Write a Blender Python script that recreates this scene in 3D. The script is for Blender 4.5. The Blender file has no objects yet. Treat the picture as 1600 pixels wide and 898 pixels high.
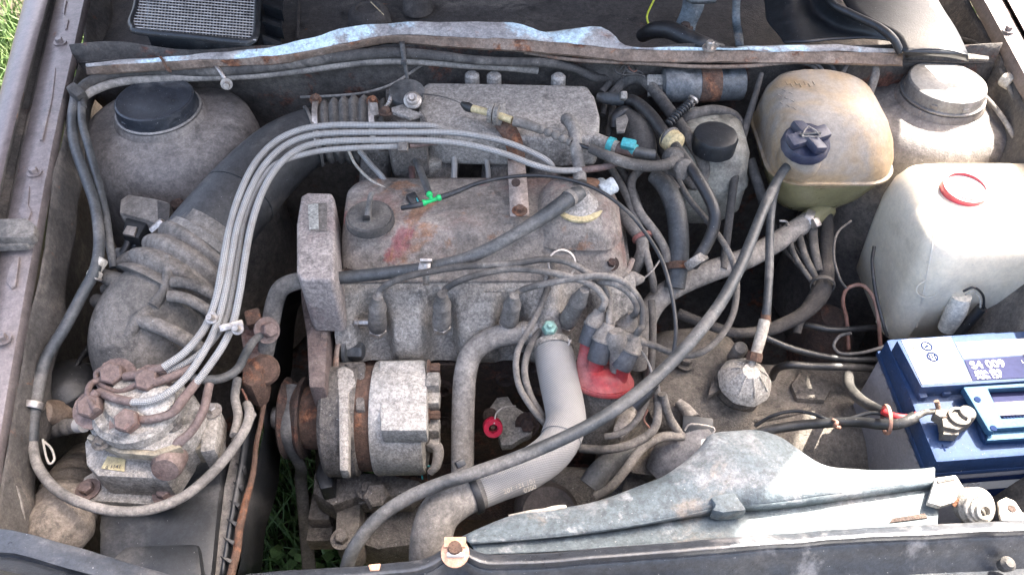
import bpy, bmesh, math, random
from mathutils import Vector, Matrix, Euler
from mathutils import noise as mnoise
rng = random.Random(7)
R = math.radians
S = bpy.context.scene
COL = S.collection

# ------------------------------------------------ camera, sky, sun, exposure
F_PX = 1244.0; PITCH = R(48); CAM = Vector((0, 0, 1.5))
cd = bpy.data.cameras.new('camera'); co = bpy.data.objects.new('camera', cd); COL.objects.link(co)
cd.sensor_width = 36; cd.lens = 36 * F_PX / 1600; cd.clip_start = .02; cd.clip_end = 400
co.location = CAM; co.rotation_euler = (R(90) - PITCH, 0, 0)
S.camera = co
SUN_AZ = R(44)      # from +Y (behind the bonnet) towards +X
SUN_EL = R(54)
w = bpy.data.worlds.new('World'); S.world = w; w.use_nodes = True
nt = w.node_tree; bg = nt.nodes['Background']
sky = nt.nodes.new('ShaderNodeTexSky'); sky.sky_type = 'NISHITA'; sky.sun_disc = False
sky.sun_elevation = SUN_EL; sky.sun_rotation = SUN_AZ; sky.air_density = .8; sky.dust_density = 7; sky.ozone_density = 0
nt.links.new(sky.outputs[0], bg.inputs[0]); bg.inputs[1].default_value = .15
sd = bpy.data.lights.new('sun', 'SUN'); sd.energy = 4.0; sd.angle = R(.5); sd.color = (1, .95, .87)
so = bpy.data.objects.new('sun', sd); COL.objects.link(so)
sdir = Vector((math.sin(SUN_AZ) * math.cos(SUN_EL), math.cos(SUN_AZ) * math.cos(SUN_EL), math.sin(SUN_EL)))
so.rotation_euler = sdir.to_track_quat('Z', 'Y').to_euler(); so.location = sdir * 6
S.view_settings.view_transform = 'Standard'; S.view_settings.look = 'None'
S.view_settings.exposure = 2.85; S.view_settings.gamma = 1; S.view_settings.use_curve_mapping = False
S.render.engine = 'CYCLES'; S.cycles.use_denoising = True; S.cycles.max_bounces = 6

# ------------------------------------------------ pixels to places
FW = Vector((0, math.cos(PITCH), -math.sin(PITCH))); UP = Vector((0, math.sin(PITCH), math.cos(PITCH)))
def ray(px, py): return FW + Vector((1, 0, 0)) * ((px - 800) / F_PX) + UP * ((449 - py) / F_PX)
def at(px, py, z):
    d = ray(px, py); return CAM + d * ((CAM.z - z) / -d.z)
def aty(px, py, y):
    d = ray(px, py); return CAM + d * (y / d.y)
def mpp(p): return (Vector(p) - CAM).dot(FW) / F_PX      # metres per pixel at a point
def V3(p): return p if isinstance(p, Vector) else at(*p)

# ------------------------------------------------ materials
def rgba(c): return (c[0], c[1], c[2], 1) if not isinstance(c, (int, float)) else (c, c, c, 1)
class NT:
    def __init__(s, name):
        s.m = bpy.data.materials.new(name); s.m.use_nodes = True; s.t = s.m.node_tree
        s.b = s.t.nodes['Principled BSDF']; g = s.t.nodes.new('ShaderNodeNewGeometry'); s.pos = g.outputs['Position']
    def n(s, k, **kw):
        x = s.t.nodes.new('ShaderNode' + k)
        for a, v in kw.items(): setattr(x, a, v)
        return x
    def l(s, a, b): s.t.links.new(a, b)
    def noise(s, sc, det=7, ro=.65, dist=0, off=0, vec=None):
        x = s.n('TexNoise'); x.inputs['Scale'].default_value = sc; x.inputs['Detail'].default_value = det
        x.inputs['Roughness'].default_value = ro; x.inputs['Distortion'].default_value = dist
        v = vec or s.pos
        if off:
            a = s.n('VectorMath', operation='ADD'); a.inputs[1].default_value = (off, off * 1.7, -off); s.l(v, a.inputs[0]); v = a.outputs[0]
        s.l(v, x.inputs['Vector']); return x.outputs['Fac']
    def rng(s, f, a, b, c=0, d=1):
        x = s.n('MapRange'); x.interpolation_type = 'SMOOTHSTEP'
        for i, v in enumerate((a, b, c, d)): x.inputs[i + 1].default_value = v
        s.l(f, x.inputs[0]); return x.outputs[0]
    def mix(s, f, a, b, mode='MIX'):
        x = s.n('Mix', data_type='RGBA', blend_type=mode)
        for k, v in ((0, f), (6, a), (7, b)):
            if hasattr(v, 'links'): s.l(v, x.inputs[k])
            elif k == 0: x.inputs[0].default_value = v
            else: x.inputs[k].default_value = rgba(v)
        return x.outputs[2]
    def math(s, op, a, b):
        x = s.n('Math', operation=op)
        for k, v in ((0, a), (1, b)):
            if hasattr(v, 'links'): s.l(v, x.inputs[k])
            else: x.inputs[k].default_value = v
        return x.outputs[0]
DUST = (.30, .275, .25)
MATS = {}
def M(name, base, dust=DUST, amt=.5, rough=.7, metal=0, rust=0, rustc=((.10, .035, .018), (.27, .115, .055)), speck=0, dark=.25,
      bump=.25, sc=1.0, over=(), var=.3, trans=0, sss=0, coat=0, spec=.5):
    tint = (1.045, .985, .915)
    base = tuple(a * b for a, b in zip(base, tint)); dust = tuple(a * b for a, b in zip(dust, tint))
    t = NT(name); off = rng.uniform(1, 30)
    fine = t.noise(110 * sc, 6, .72, off=off)
    n1 = t.noise(7 * sc, 8, .62, .8, off=off + 3)
    lo = .66 - .42 * amt
    dfac = t.rng(n1, lo, lo + .22, 0, min(1, .35 + amt * .75))
    c = t.mix(dfac, base, dust)
    dk = None
    if dark:
        n4 = t.noise(24 * sc, 8, .72, .4, off=off + 7)
        dk = t.rng(n4, .5, .68, 0, min(1, dark * 2.2)); c = t.mix(dk, c, tuple(x * .3 for x in base))
    for (oc, a, b, osc, amount) in over:
        c = t.mix(t.rng(t.noise(osc, 7, .66, .3, off=rng.uniform(1, 40)), a, b, 0, amount), c, oc)
    if rust:
        n3 = t.noise(16 * sc, 9, .72, .5, off=off + 11)
        a = .66 - .3 * rust
        c = t.mix(t.rng(n3, a, a + .1, 0, .92), c, t.mix(t.rng(fine, .35, .65), rustc[0], rustc[1]))
    f = t.rng(fine, .28, .72, 1 - var, 1 + var)
    gr = t.noise(310, 4, .8, off=off + 23); gv = min(.5, var * (1.4 if speck > .5 else .8))
    f = t.math('MULTIPLY', f, t.rng(gr, .3, .7, 1 - gv, 1 + gv))
    cm = t.n('CombineColor'); [t.l(f, cm.inputs[i]) for i in range(3)]
    c = t.mix(1, c, cm.outputs[0], 'MULTIPLY')
    if speck:
        sp = t.noise(420, 2, .5, off=off + 17)
        c = t.mix(t.rng(sp, .74 - .07 * speck, .78 - .06 * speck, 0, .3 + .5 * speck), c, (.58, .57, .54))
    t.l(c, t.b.inputs['Base Color'])
    ro = t.rng(dfac, 0, 1, rough, min(1, rough + .25))
    if dk is not None: ro = t.math('SUBTRACT', ro, t.math('MULTIPLY', dk, .28))
    t.l(ro, t.b.inputs['Roughness'])
    t.b.inputs['Metallic'].default_value = metal; t.b.inputs['Specular IOR Level'].default_value = spec
    if trans: t.b.inputs['Transmission Weight'].default_value = trans
    if sss:
        t.b.inputs['Subsurface Weight'].default_value = sss; t.b.inputs['Subsurface Radius'].default_value = (.03, .026, .018); t.b.inputs['Subsurface Scale'].default_value = .6
    if coat: t.b.inputs['Coat Weight'].default_value = coat; t.b.inputs['Coat Roughness'].default_value = .2
    if bump:
        h = t.math('ADD', t.noise(420 * sc, 4, .65, off=off + 19), t.math('MULTIPLY', n1, 2.0))
        bn = t.n('Bump'); bn.inputs['Strength'].default_value = bump; bn.inputs['Distance'].default_value = .004
        t.l(h, bn.inputs['Height']); t.l(bn.outputs[0], t.b.inputs['Normal'])
    MATS[name] = t.m; return t.m
G = lambda v, k=(1, .94, .88): (v * k[0], v * k[1], v * k[2])
paint = M('brown_paint', (.18, .155, .158), (.27, .25, .245), .35, .36, .25, dark=.12, bump=.1, coat=.2, var=.15)
railp = M('rail_paint', (.21, .185, .185), (.32, .285, .255), .45, .48, .15, rust=.08, dark=.22, bump=.15, var=.2)
inner = M('inner_panel', G(.085), (.25, .22, .19), .45, .85, rust=.2, dark=.3, bump=.5)
tower = M('tower_panel', (.14, .13, .125), (.27, .25, .228), .5, .62, rust=.06, speck=.35, dark=.25, bump=.25, var=.3)
fire = M('firewall_metal', (.085, .078, .072), (.17, .155, .14), .45, .85, rust=.4, rustc=((.07, .026, .016), (.19, .075, .045)), dark=.3, bump=.5, sc=.8)
tray = M('tray_metal', (.06, .055, .052), (.18, .165, .15), .45, .9, rust=.08, speck=.2, dark=.4, bump=.6, sc=.8)
lipm = M('cowl_lip', (.27, .26, .26), (.42, .41, .40), .6, .5, rust=.14, speck=.2, bump=.25, over=(((.55, .68, .72), .47, .53, 4.5, .95), ((.16, .14, .13), .6, .66, 60, .7)))
lipr = M('cowl_edge_rust', (.19, .145, .115), (.3, .255, .22), .5, .85, rust=.42, bump=.4)
slam = M('slam_paint', (.036, .043, .055), (.125, .125, .13), .42, .36, .15, dark=.15, speck=.3, bump=.15, coat=.25, var=.25, over=(((.26, .25, .245), .56, .68, 14, .6),))
shroud = M('shroud_metal', (.105, .135, .155), (.32, .325, .335), .5, .7, speck=.45, dark=.22, bump=.3, over=(((.30, .22, .15), .58, .68, 9, .45), ((.42, .42, .41), .56, .66, 30, .45)))
alu = M('cast_alu', (.27, .26, .24), (.40, .38, .35), .5, .6, .15, speck=.7, dark=.4, bump=.45)
alud = M('cast_alu_dark', (.13, .122, .113), (.27, .25, .23), .45, .75, .1, speck=.75, dark=.5, bump=.6)
alub = M('cast_alu_bright', (.40, .395, .375), (.50, .485, .46), .5, .55, .2, speck=.7, dark=.15, bump=.35, var=.3)
plen = M('plenum_alu', (.30, .29, .275), (.38, .36, .335), .55, .62, .1, speck=.75, dark=.25, bump=.45, var=.3)
rub = M('rubber_dusty', (.06, .058, .056), (.235, .222, .205), .6, .82, dark=.2, bump=.3, speck=.2)
rubl = M('rubber_pale', (.13, .125, .118), (.31, .295, .275), .66, .8, dark=.15, bump=.25, speck=.3)
rubk = M('rubber_black', (.018, .019, .021), (.12, .116, .11), .4, .42, dark=.1, bump=.15, speck=.3, var=.3)
rubb = M('rubber_bluegrey', (.052, .058, .063), (.185, .18, .172), .5, .5, dark=.25, bump=.15, speck=.3, var=.3)
boot = M('boot_rubber', (.10, .096, .09), (.235, .218, .20), .6, .9, dark=.3, bump=.5, speck=.2)
plk = M('plastic_black', (.016, .019, .023), (.12, .12, .12), .36, .4, dark=.1, bump=.12, speck=.2, var=.3)
capk = M('cap_plastic', (.022, .027, .036), (.21, .215, .22), .42, .35, dark=.15, bump=.1, speck=.5, sc=1.4)
capg = M('cap_plastic_grey', (.13, .13, .13), (.32, .31, .30), .6, .45, dark=.1, bump=.1, speck=.2)
duct = M('duct_plastic', (.04, .042, .045), (.17, .165, .155), .48, .5, dark=.2, bump=.15, speck=.15)
rustm = M('rusty_iron', (.12, .075, .055), (.24, .19, .155), .3, .9, rust=.55, dark=.35, bump=.7)
rustd = M('rusty_dark', (.06, .042, .036), (.16, .125, .105), .35, .9, rust=.4, rustc=((.06, .025, .016), (.16, .07, .045)), dark=.4, bump=.8)
fit = M('fitting_steel', (.15, .11, .10), (.25, .205, .19), .45, .7, .2, rust=.3, rustc=((.13, .06, .045), (.24, .13, .10)), dark=.2, bump=.3, speck=.2)
steel = M('bare_steel', (.42, .40, .38), (.36, .33, .30), .35, .42, .7, rust=.12, dark=.2, bump=.2)
cover = M('valve_cover_paint', (.16, .145, .132), (.31, .28, .25), .6, .8, rust=.0, speck=.3, dark=.35, bump=.5,
          over=(((.22, .13, .108), .50, .66, 8, .7), ((.26, .05, .055), .60, .68, 10, .7), ((.27, .13, .065), .56, .66, 14, .75), ((.36, .33, .30), .55, .72, 9, .55)))
tcov = M('timing_cover_paint', (.24, .22, .215), (.35, .32, .30), .58, .8, speck=.55, dark=.2, bump=.4, over=(((.22, .16, .145), .53, .62, 18, .5),))
blockm = M('block_iron', (.055, .04, .034), (.17, .13, .11), .42, .92, rust=.38, rustc=((.05, .022, .015), (.15, .068, .045)), dark=.4, bump=.9)
gear = M('gearbox_alu', (.14, .13, .118), (.235, .212, .188), .5, .88, dark=.45, bump=.7, speck=.2)
redp = M('red_cap', (.26, .014, .02), (.33, .16, .155), .5, .5, dark=.15, bump=.15, speck=.2, var=.2)
redv = M('red_plastic', (.46, .02, .055), (.42, .16, .15), .35, .4, dark=.1, bump=.05, var=.15)
amber = M('tank_plastic', (.34, .25, .15), (.285, .268, .245), .78, .42, dark=.12, bump=.12, speck=.2, sss=.2, var=.15)
amberd = M('tank_plastic_low', (.27, .25, .14), (.25, .235, .17), .3, .3, dark=.1, bump=.1, sss=.2, var=.12)
jug = M('jug_plastic', (.66, .63, .54), (.60, .55, .44), .4, .45, dark=.06, bump=.1, sss=.35, var=.08, over=(((.42, .36, .26), .58, .72, 9, .45), ((.40, .37, .31), .64, .7, 60, .5)))
resv = M('reservoir_plastic', (.24, .245, .22), (.17, .155, .138), .6, .55, dark=.45, bump=.2, sss=.1)
bluc = M('blue_cap', (.022, .028, .06), (.18, .185, .21), .42, .42, dark=0, bump=.1, var=.2)
batb = M('battery_blue', (.016, .042, .115), (.075, .09, .13), .4, .62, dark=.05, bump=.08, var=.15, spec=.25, speck=.2)
batl = M('battery_light_blue', (.03, .09, .17), (.085, .12, .165), .38, .62, dark=0, bump=.08, var=.15, spec=.25, speck=.2)
batg = M('battery_grey', (.25, .255, .29), (.32, .315, .325), .4, .5, dark=.05, bump=.08, var=.12, spec=.3)
white = M('white_label', (.52, .52, .51), (.48, .47, .46), .2, .8, dark=0, bump=0, var=.04, spec=.15)
purp = M('purple_label', (.022, .026, .07), (.035, .04, .08), .35, .8, dark=0, bump=0, var=.1, spec=.15)
inkw = M('ink_white', (.6, .6, .62), (.6, .6, .6), .1, .8, dark=0, bump=0, var=.02, spec=.1)
rimt = M('gasket_tan', (.24, .215, .16), (.33, .31, .27), .5, .7)
inkb = M('ink_blue', (.008, .018, .06), (.01, .02, .06), .1, .9, dark=0, bump=0, var=.02, spec=.1)
inkg = M('ink_grey', (.10, .10, .10), (.12, .12, .12), .1, .9, dark=0, bump=0, var=.02, spec=.1)
cyan = M('cyan_plastic', (.05, .34, .38), (.25, .36, .36), .4, .45, dark=.1, bump=.15)
green = M('green_plastic', (.01, .46, .13), (.1, .45, .2), .15, .4, dark=0, bump=.05, var=.1)
tan = M('tan_plastic', (.48, .41, .24), (.4, .35, .25), .3, .6, dark=.1, bump=.15)
yel = M('yellow_tag', (.50, .43, .24), (.42, .38, .28), .4, .7, dark=.05, bump=.05)
cream = M('cream_sleeve', (.44, .42, .37), (.36, .33, .29), .5, .6, dark=.25, bump=.25)
redw = M('red_wire', (.45, .03, .035), (.4, .2, .18), .25, .5, dark=0, bump=.05)
copper = M('brown_wire', (.19, .095, .07), (.27, .2, .17), .4, .6, dark=.1, bump=.1)
foil = M('foil_label', (.52, .55, .54), (.34, .35, .34), .4, .4, .5, dark=.3, bump=.2, speck=.9, sc=2.5)
loomm = M('tape_loom', (.045, .042, .04), (.14, .13, .12), .45, .9, dark=.3, bump=.5)
earth = M('soil', (.06, .05, .035), (.09, .08, .05), .5, .95, dark=.2, bump=.6, sc=.4)
leafm = M('grass_blades', (.07, .13, .035), (.13, .16, .06), .45, .6, dark=.2, bump=0, sc=.4)
strawm = M('straw', (.45, .38, .24), (.4, .35, .25), .3, .8, dark=0, bump=0)
def braid():
    t = NT('braided_sleeve'); uv = t.n('UVMap'); sp = t.n('SeparateXYZ'); t.l(uv.outputs[0], sp.inputs[0])
    a = t.math('MULTIPLY', sp.outputs[0], 6 * math.tau); b = t.math('MULTIPLY', sp.outputs[1], 260 * math.tau / 1.0)
    w1 = t.math('SINE', t.math('ADD', a, b), 0); w2 = t.math('SINE', t.math('SUBTRACT', a, b), 0)
    h = t.math('MULTIPLY', w1, w2)
    c = t.mix(t.rng(h, -.5, .5), (.24, .23, .215), (.46, .45, .425))
    c = t.mix(t.rng(t.noise(30, 7, .7), .42, .66, 0, .6), c, (.27, .245, .215))
    t.l(c, t.b.inputs['Base Color']); t.b.inputs['Roughness'].default_value = .6; t.b.inputs['Metallic'].default_value = .1
    bn = t.n('Bump'); bn.inputs['Strength'].default_value = .6; bn.inputs['Distance'].default_value = .001; t.l(h, bn.inputs['Height']); t.l(bn.outputs[0], t.b.inputs['Normal'])
    return t.m
braidm = braid()
def woven():
    t = NT('cloth_weave'); uv = t.n('UVMap'); sp = t.n('SeparateXYZ'); t.l(uv.outputs[0], sp.inputs[0])
    a = t.math('SINE', t.math('MULTIPLY', sp.outputs[0], 60 * math.tau), 0); b = t.math('SINE', t.math('MULTIPLY', sp.outputs[1], 330 * math.tau), 0)
    h = t.math('MULTIPLY', a, b); c = t.mix(t.rng(h, -.4, .6), (.21, .20, .185), (.34, .325, .30))
    c = t.mix(t.rng(t.noise(16, 8, .7), .40, .6, 0, .85), c, (.30, .285, .265))
    t.l(c, t.b.inputs['Base Color']); t.b.inputs['Roughness'].default_value = .85
    bn = t.n('Bump'); bn.inputs['Strength'].default_value = .4; bn.inputs['Distance'].default_value = .001; t.l(h, bn.inputs['Height']); t.l(bn.outputs[0], t.b.inputs['Normal'])
    return t.m
weave = woven()

# ------------------------------------------------ building
WL = {}
def link(o, c, parent):
    COL.objects.link(o); WL[o.name] = Vector(c)
    if parent is not None: o.parent = parent; o.location = Vector(c) - WL[parent.name]
    else: o.location = c
def tag(o, label, cat, group=None):
    o['label'] = label; o['category'] = cat
    if group: o['group'] = group
    return o
def thing(name, label, cat, loc, group=None):
    o = bpy.data.objects.new(name, None); o.empty_display_size = .02; link(o, V3(loc), None); return tag(o, label, cat, group)
def mk(name, verts, faces, mat, parent=None, uv=None, sharp=38, smooth=True):
    c = sum((Vector(v) for v in verts), Vector()) / len(verts)
    me = bpy.data.meshes.new(name); me.from_pydata([Vector(v) - c for v in verts], [], faces); me.update()
    if uv:
        l = me.uv_layers.new(name='UVMap')
        for p in me.polygons:
            for li in p.loop_indices: l.data[li].uv = uv[p.index][li - p.loop_start]
    bm = bmesh.new(); bm.from_mesh(me); bmesh.ops.recalc_face_normals(bm, faces=bm.faces); bm.to_mesh(me); bm.free()
    if smooth:
        me.polygons.foreach_set('use_smooth', [True] * len(me.polygons)); me.set_sharp_from_angle(angle=R(sharp))
    me.materials.append(mat)
    o = bpy.data.objects.new(name, me); link(o, c, parent); return o
def bmk(name, bm, mat, parent=None, sharp=38):
    bm.verts.index_update(); vs = [v.co.copy() for v in bm.verts]; fs = [[v.index for v in f.verts] for f in bm.faces]; bm.free()
    return mk(name, vs, fs, mat, parent, sharp=sharp)
def spline(P, k):
    out = []
    n = len(P)
    if n == 2: return [P[0].lerp(P[1], i / k) for i in range(k + 1)]
    for i in range(n - 1):
        a = P[i - 1] if i else P[0] * 2 - P[1]; b, c = P[i], P[i + 1]; d = P[i + 2] if i + 2 < n else P[-1] * 2 - P[-2]
        for j in range(k):
            t = j / k; t2 = t * t; t3 = t2 * t
            out.append(.5 * ((2 * b) + (c - a) * t + (2 * a - 5 * b + 4 * c - d) * t2 + (3 * b - a - 3 * c + d) * t3))
    out.append(P[-1]); return out
def tube(name, pts, r, mat, parent=None, seg=12, k=7, rib=None, cap=True, sq=1.0, wob=0):
    """pts: (px,py,z) or Vector; r in photo pixels at that distance, a number or one per point; rib=(pitch m, depth share)"""
    P = [V3(p).copy() for p in pts]
    sc = sum(mpp(p) for p in P) / len(P)
    rr = [r] * len(P) if isinstance(r, (int, float)) else list(r)
    Q = [Vector((p.x, p.y, p.z, q * sc)) for p, q in zip(P, rr)]
    C = spline(Q, k)
    if rib:
        L = [0]
        for a, b in zip(C, C[1:]): L.append(L[-1] + (b.xyz - a.xyz).length)
        n = max(8, int(L[-1] / rib[0] * 8)); D = []; j = 0
        for i in range(n + 1):
            s = L[-1] * i / n
            while j < len(L) - 2 and L[j + 1] < s: j += 1
            f = (s - L[j]) / max(1e-9, L[j + 1] - L[j]); q = C[j].lerp(C[j + 1], min(1, f)); q = q.copy()
            q.w *= 1 + rib[1] * (abs(math.sin(math.pi * s / rib[0])) * 2 - 1.2); D.append(q)
        C = D
    if wob:
        for i, q in enumerate(C):
            nv = mnoise.noise_vector(q.xyz * 25); q.x += nv.x * wob; q.y += nv.y * wob; q.z += nv.z * wob
    verts, faces, uv = [], [], []; s = 0; ss = []
    T0 = (C[1].xyz - C[0].xyz).normalized(); N = T0.orthogonal().normalized(); up = Vector((0, 0, 1))
    if abs(T0.z) < .95: N = (up - T0 * up.dot(T0)).normalized()
    for i, q in enumerate(C):
        T = (C[min(i + 1, len(C) - 1)].xyz - C[max(i - 1, 0)].xyz).normalized()
        N = (N - T * N.dot(T)).normalized(); B = T.cross(N)
        if i: s += (q.xyz - C[i - 1].xyz).length
        ss.append(s)
        for j in range(seg):
            a = math.tau * j / seg; verts.append(q.xyz + (N * math.cos(a) * sq + B * math.sin(a)) * q.w)
    for i in range(len(C) - 1):
        for j in range(seg):
            j2 = (j + 1) % seg; faces.append((i * seg + j, i * seg + j2, (i + 1) * seg + j2, (i + 1) * seg + j))
            uv.append(((j / seg, ss[i]), ((j + 1) / seg, ss[i]), ((j + 1) / seg, ss[i + 1]), (j / seg, ss[i + 1])))
    if cap:
        faces.append(tuple(range(seg))[::-1]); uv.append([(0, 0)] * seg)
        b = (len(C) - 1) * seg; faces.append(tuple(range(b, b + seg))); uv.append([(0, 0)] * seg)
    # recalc keeps face order
    return mk(name, verts, faces, mat, parent, uv=uv, sharp=60)
def hose(name, label, pts, r, mat, cat='hose', group=None, **kw):
    return tag(tube(name, pts, r, mat, **kw), label, cat, group)
def lathe(name, c, prof, mat, parent=None, axis=(0, 0, 1), seg=32, sharp=38, wob=None, frac=1.0):
    """prof: (radius, height) along the axis, metres"""
    c = V3(c); A = Vector(axis).normalized()
    X = Vector((1, 0, 0)); X = (X - A * X.dot(A)) if abs(A.x) < .9 else Vector((0, 1, 0)) - A * A.y
    X.normalize(); Y = A.cross(X); vs, fs = [], []
    for (r, h) in prof:
        for j in range(seg):
            a = math.tau * j / seg; q = r * (wob(a, h) if wob else 1)
            vs.append(c + A * h + (X * math.cos(a) + Y * math.sin(a)) * max(q, 1e-5))
    for i in range(len(prof) - 1):
        for j in range(seg):
            j2 = (j + 1) % seg; fs.append((i * seg + j, i * seg + j2, (i + 1) * seg + j2, (i + 1) * seg + j))
    fs.append(tuple(range(seg))); b = (len(prof) - 1) * seg; fs.append(tuple(range(b, b + seg)))
    return mk(name, vs, fs, mat, parent, sharp=sharp)
def box(name, c, s, mat, parent=None, rot=(0, 0, 0), bev=.002, taper=1, segs=2):
    c = V3(c); bm = bmesh.new(); bmesh.ops.create_cube(bm, size=1)
    for v in bm.verts:
        if v.co.z > 0: v.co.x *= taper; v.co.y *= taper
        v.co = Vector((v.co.x * s[0], v.co.y * s[1], v.co.z * s[2]))
    if bev: bmesh.ops.bevel(bm, geom=bm.edges[:], offset=min(bev, min(s) * .45), segments=segs, affect='EDGES', profile=.6)
    m = Matrix.Translation(c) @ Euler((R(rot[0]), R(rot[1]), R(rot[2]))).to_matrix().to_4x4()
    bmesh.ops.transform(bm, matrix=m, verts=bm.verts); return bmk(name, bm, mat, parent)
def prism(name, out, thick, mat, parent=None, bev=.002, z=None, down=(0, 0, -1), segs=2):
    """outline in pixels laid on height z (or per-point z), with real thickness"""
    P = [V3(p if len(p) == 3 else (p[0], p[1], z)) for p in out]
    d = Vector(down).normalized() * thick; bm = bmesh.new()
    a = [bm.verts.new(p) for p in P]; b = [bm.verts.new(p + d) for p in P]; n = len(P)
    bm.faces.new(a); bm.faces.new(b[::-1])
    for i in range(n): bm.faces.new((a[i], b[i], b[(i + 1) % n], a[(i + 1) % n]))
    bmesh.ops.recalc_face_normals(bm, faces=bm.faces)
    if bev: bmesh.ops.bevel(bm, geom=bm.edges[:], offset=bev, segments=segs, affect='EDGES', profile=.6, clamp_overlap=True)
    return bmk(name, bm, mat, parent)
def rl(name, rings, mat, parent=None, n=9, sharp=45, lump=0, ls=20):
    """stack of rounded rectangles: (cx, cy, hx, hy, corner, z)"""
    vs, fs = [], []; seg = 4 * n
    for (cx, cy, hx, hy, r, z) in rings:
        r = min(r, hx * .999, hy * .999)
        for q, (sx, sy) in enumerate(((1, 1), (-1, 1), (-1, -1), (1, -1))):
            for j in range(n):
                a = math.pi / 2 * (q + j / (n - 1)); p = Vector((cx + sx * (hx - r) + r * math.cos(a), cy + sy * (hy - r) + r * math.sin(a), z))
                if lump: p += mnoise.noise_vector(p * ls) * lump
                vs.append(p)
    for i in range(len(rings) - 1):
        for j in range(seg):
            j2 = (j + 1) % seg; fs.append((i * seg + j, i * seg + j2, (i + 1) * seg + j2, (i + 1) * seg + j))
    fs.append(tuple(range(seg))); b = (len(rings) - 1) * seg; fs.append(tuple(range(b, b + seg)))
    return mk(name, vs, fs, mat, parent, sharp=sharp)
def sheet(name, rows, mat, parent=None, nu=40, kv=1, thick=.0015, noise=0, ns=12, fn=None, sharp=40):
    """surface through polylines (lists of (px,py,z) or Vectors)"""
    RR = []
    for r in rows:
        P = [V3(p).copy() for p in r]; C = spline(P, 8); L = [0]
        for a, b in zip(C, C[1:]): L.append(L[-1] + (b - a).length)
        o = []; j = 0
        for i in range(nu + 1):
            s = L[-1] * i / nu
            while j < len(L) - 2 and L[j + 1] < s: j += 1
            o.append(C[j].lerp(C[j + 1], min(1, (s - L[j]) / max(1e-9, L[j + 1] - L[j]))))
        RR.append(o)
    if kv > 1:
        cols = [spline([r[i] for r in RR], kv) for i in range(nu + 1)]; RR = [[c[v] for c in cols] for v in range(len(cols[0]))]
    vs, fs = [], []
    for v, r in enumerate(RR):
        for i, p in enumerate(r):
            if noise: p = p + mnoise.noise_vector(p * ns) * noise
            if fn: p = fn(p)
            vs.append(p)
    W = nu + 1
    for v in range(len(RR) - 1):
        for i in range(nu): fs.append((v * W + i, v * W + i + 1, (v + 1) * W + i + 1, (v + 1) * W + i))
    o = mk(name, vs, fs, mat, parent, sharp=sharp)
    if thick:
        md = o.modifiers.new('solid', 'SOLIDIFY'); md.thickness = thick; md.offset = 0
    return o
def bolt(c, r, h, mat, parent=None, axis=(0, 0, 1), washer=True, name='bolt'):
    c = V3(c); A = Vector(axis).normalized(); X = A.orthogonal().normalized(); Y = A.cross(X); vs, fs = [], []
    rings = ([(r * 1.7, 0, 16), (r * 1.7, h * .2, 16)] if washer else []) + [(r, h * .2 if washer else 0, 6), (r, h * .9, 6), (r * .85, h, 6)]
    vs2 = []
    for (q, hh, sd_) in rings:
        idx = []
        for j in range(sd_): a = math.tau * j / sd_; idx.append(len(vs)); vs.append(c + A * hh + (X * math.cos(a) + Y * math.sin(a)) * q)
        vs2.append(idx)
    for a, b in zip(vs2, vs2[1:]):
        if len(a) == len(b):
            for j in range(len(a)): fs.append((a[j], a[(j + 1) % len(a)], b[(j + 1) % len(a)], b[j]))
        else: fs.append(tuple(a))
    fs.append(tuple(vs2[0])[::-1]); fs.append(tuple(vs2[-1]))
    if washer: fs.append(tuple(vs2[2])[::-1])
    return mk(name, vs, fs, mat, parent, sharp=30)
def ring(name, c, axis, r, tube_r, mat, parent=None, seg=28, width=None):
    """a band or wire ring round an axis"""
    h = width if width else tube_r
    pr = [(r - tube_r, -h), (r + tube_r * .7, -h), (r + tube_r, -h * .7), (r + tube_r, h * .7), (r + tube_r * .7, h), (r - tube_r, h)]
    c = V3(c); A = Vector(axis).normalized(); X = A.orthogonal().normalized(); Y = A.cross(X); vs, fs = [], []; n = len(pr)
    for j in range(seg):
        a = math.tau * j / seg; d = X * math.cos(a) + Y * math.sin(a)
        for (q, hh) in pr: vs.append(c + d * q + A * hh)
    for j in range(seg):
        for i in range(n): fs.append((j * n + i, j * n + (i + 1) % n, ((j + 1) % seg) * n + (i + 1) % n, ((j + 1) % seg) * n + i))
    return mk(name, vs, fs, mat, parent, sharp=50)
def text(name, s, size, o, x, y, mat, parent, ext=.0002, bold=0):
    cu = bpy.data.curves.new(name, 'FONT'); cu.body = s; cu.size = size; cu.extrude = ext; cu.offset = bold; cu.align_x = 'CENTER'; cu.align_y = 'CENTER'
    t = bpy.data.objects.new(name, cu); COL.objects.link(t); dg = bpy.context.evaluated_depsgraph_get()
    me = bpy.data.meshes.new_from_object(t.evaluated_get(dg)); vs = [v.co.copy() for v in me.vertices]; fs = [list(p.vertices) for p in me.polygons]
    bpy.data.objects.remove(t); bpy.data.curves.remove(cu); bpy.data.meshes.remove(me)
    o = V3(o); x = Vector(x).normalized(); y = Vector(y); y = (y - x * y.dot(x)).normalized(); n = x.cross(y)
    return mk(name, [o + x * v.x + y * v.y + n * (v.z + ext) for v in vs], fs, mat, parent, smooth=False)
def up(p, dz): return V3(p) + Vector((0, 0, dz))

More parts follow.
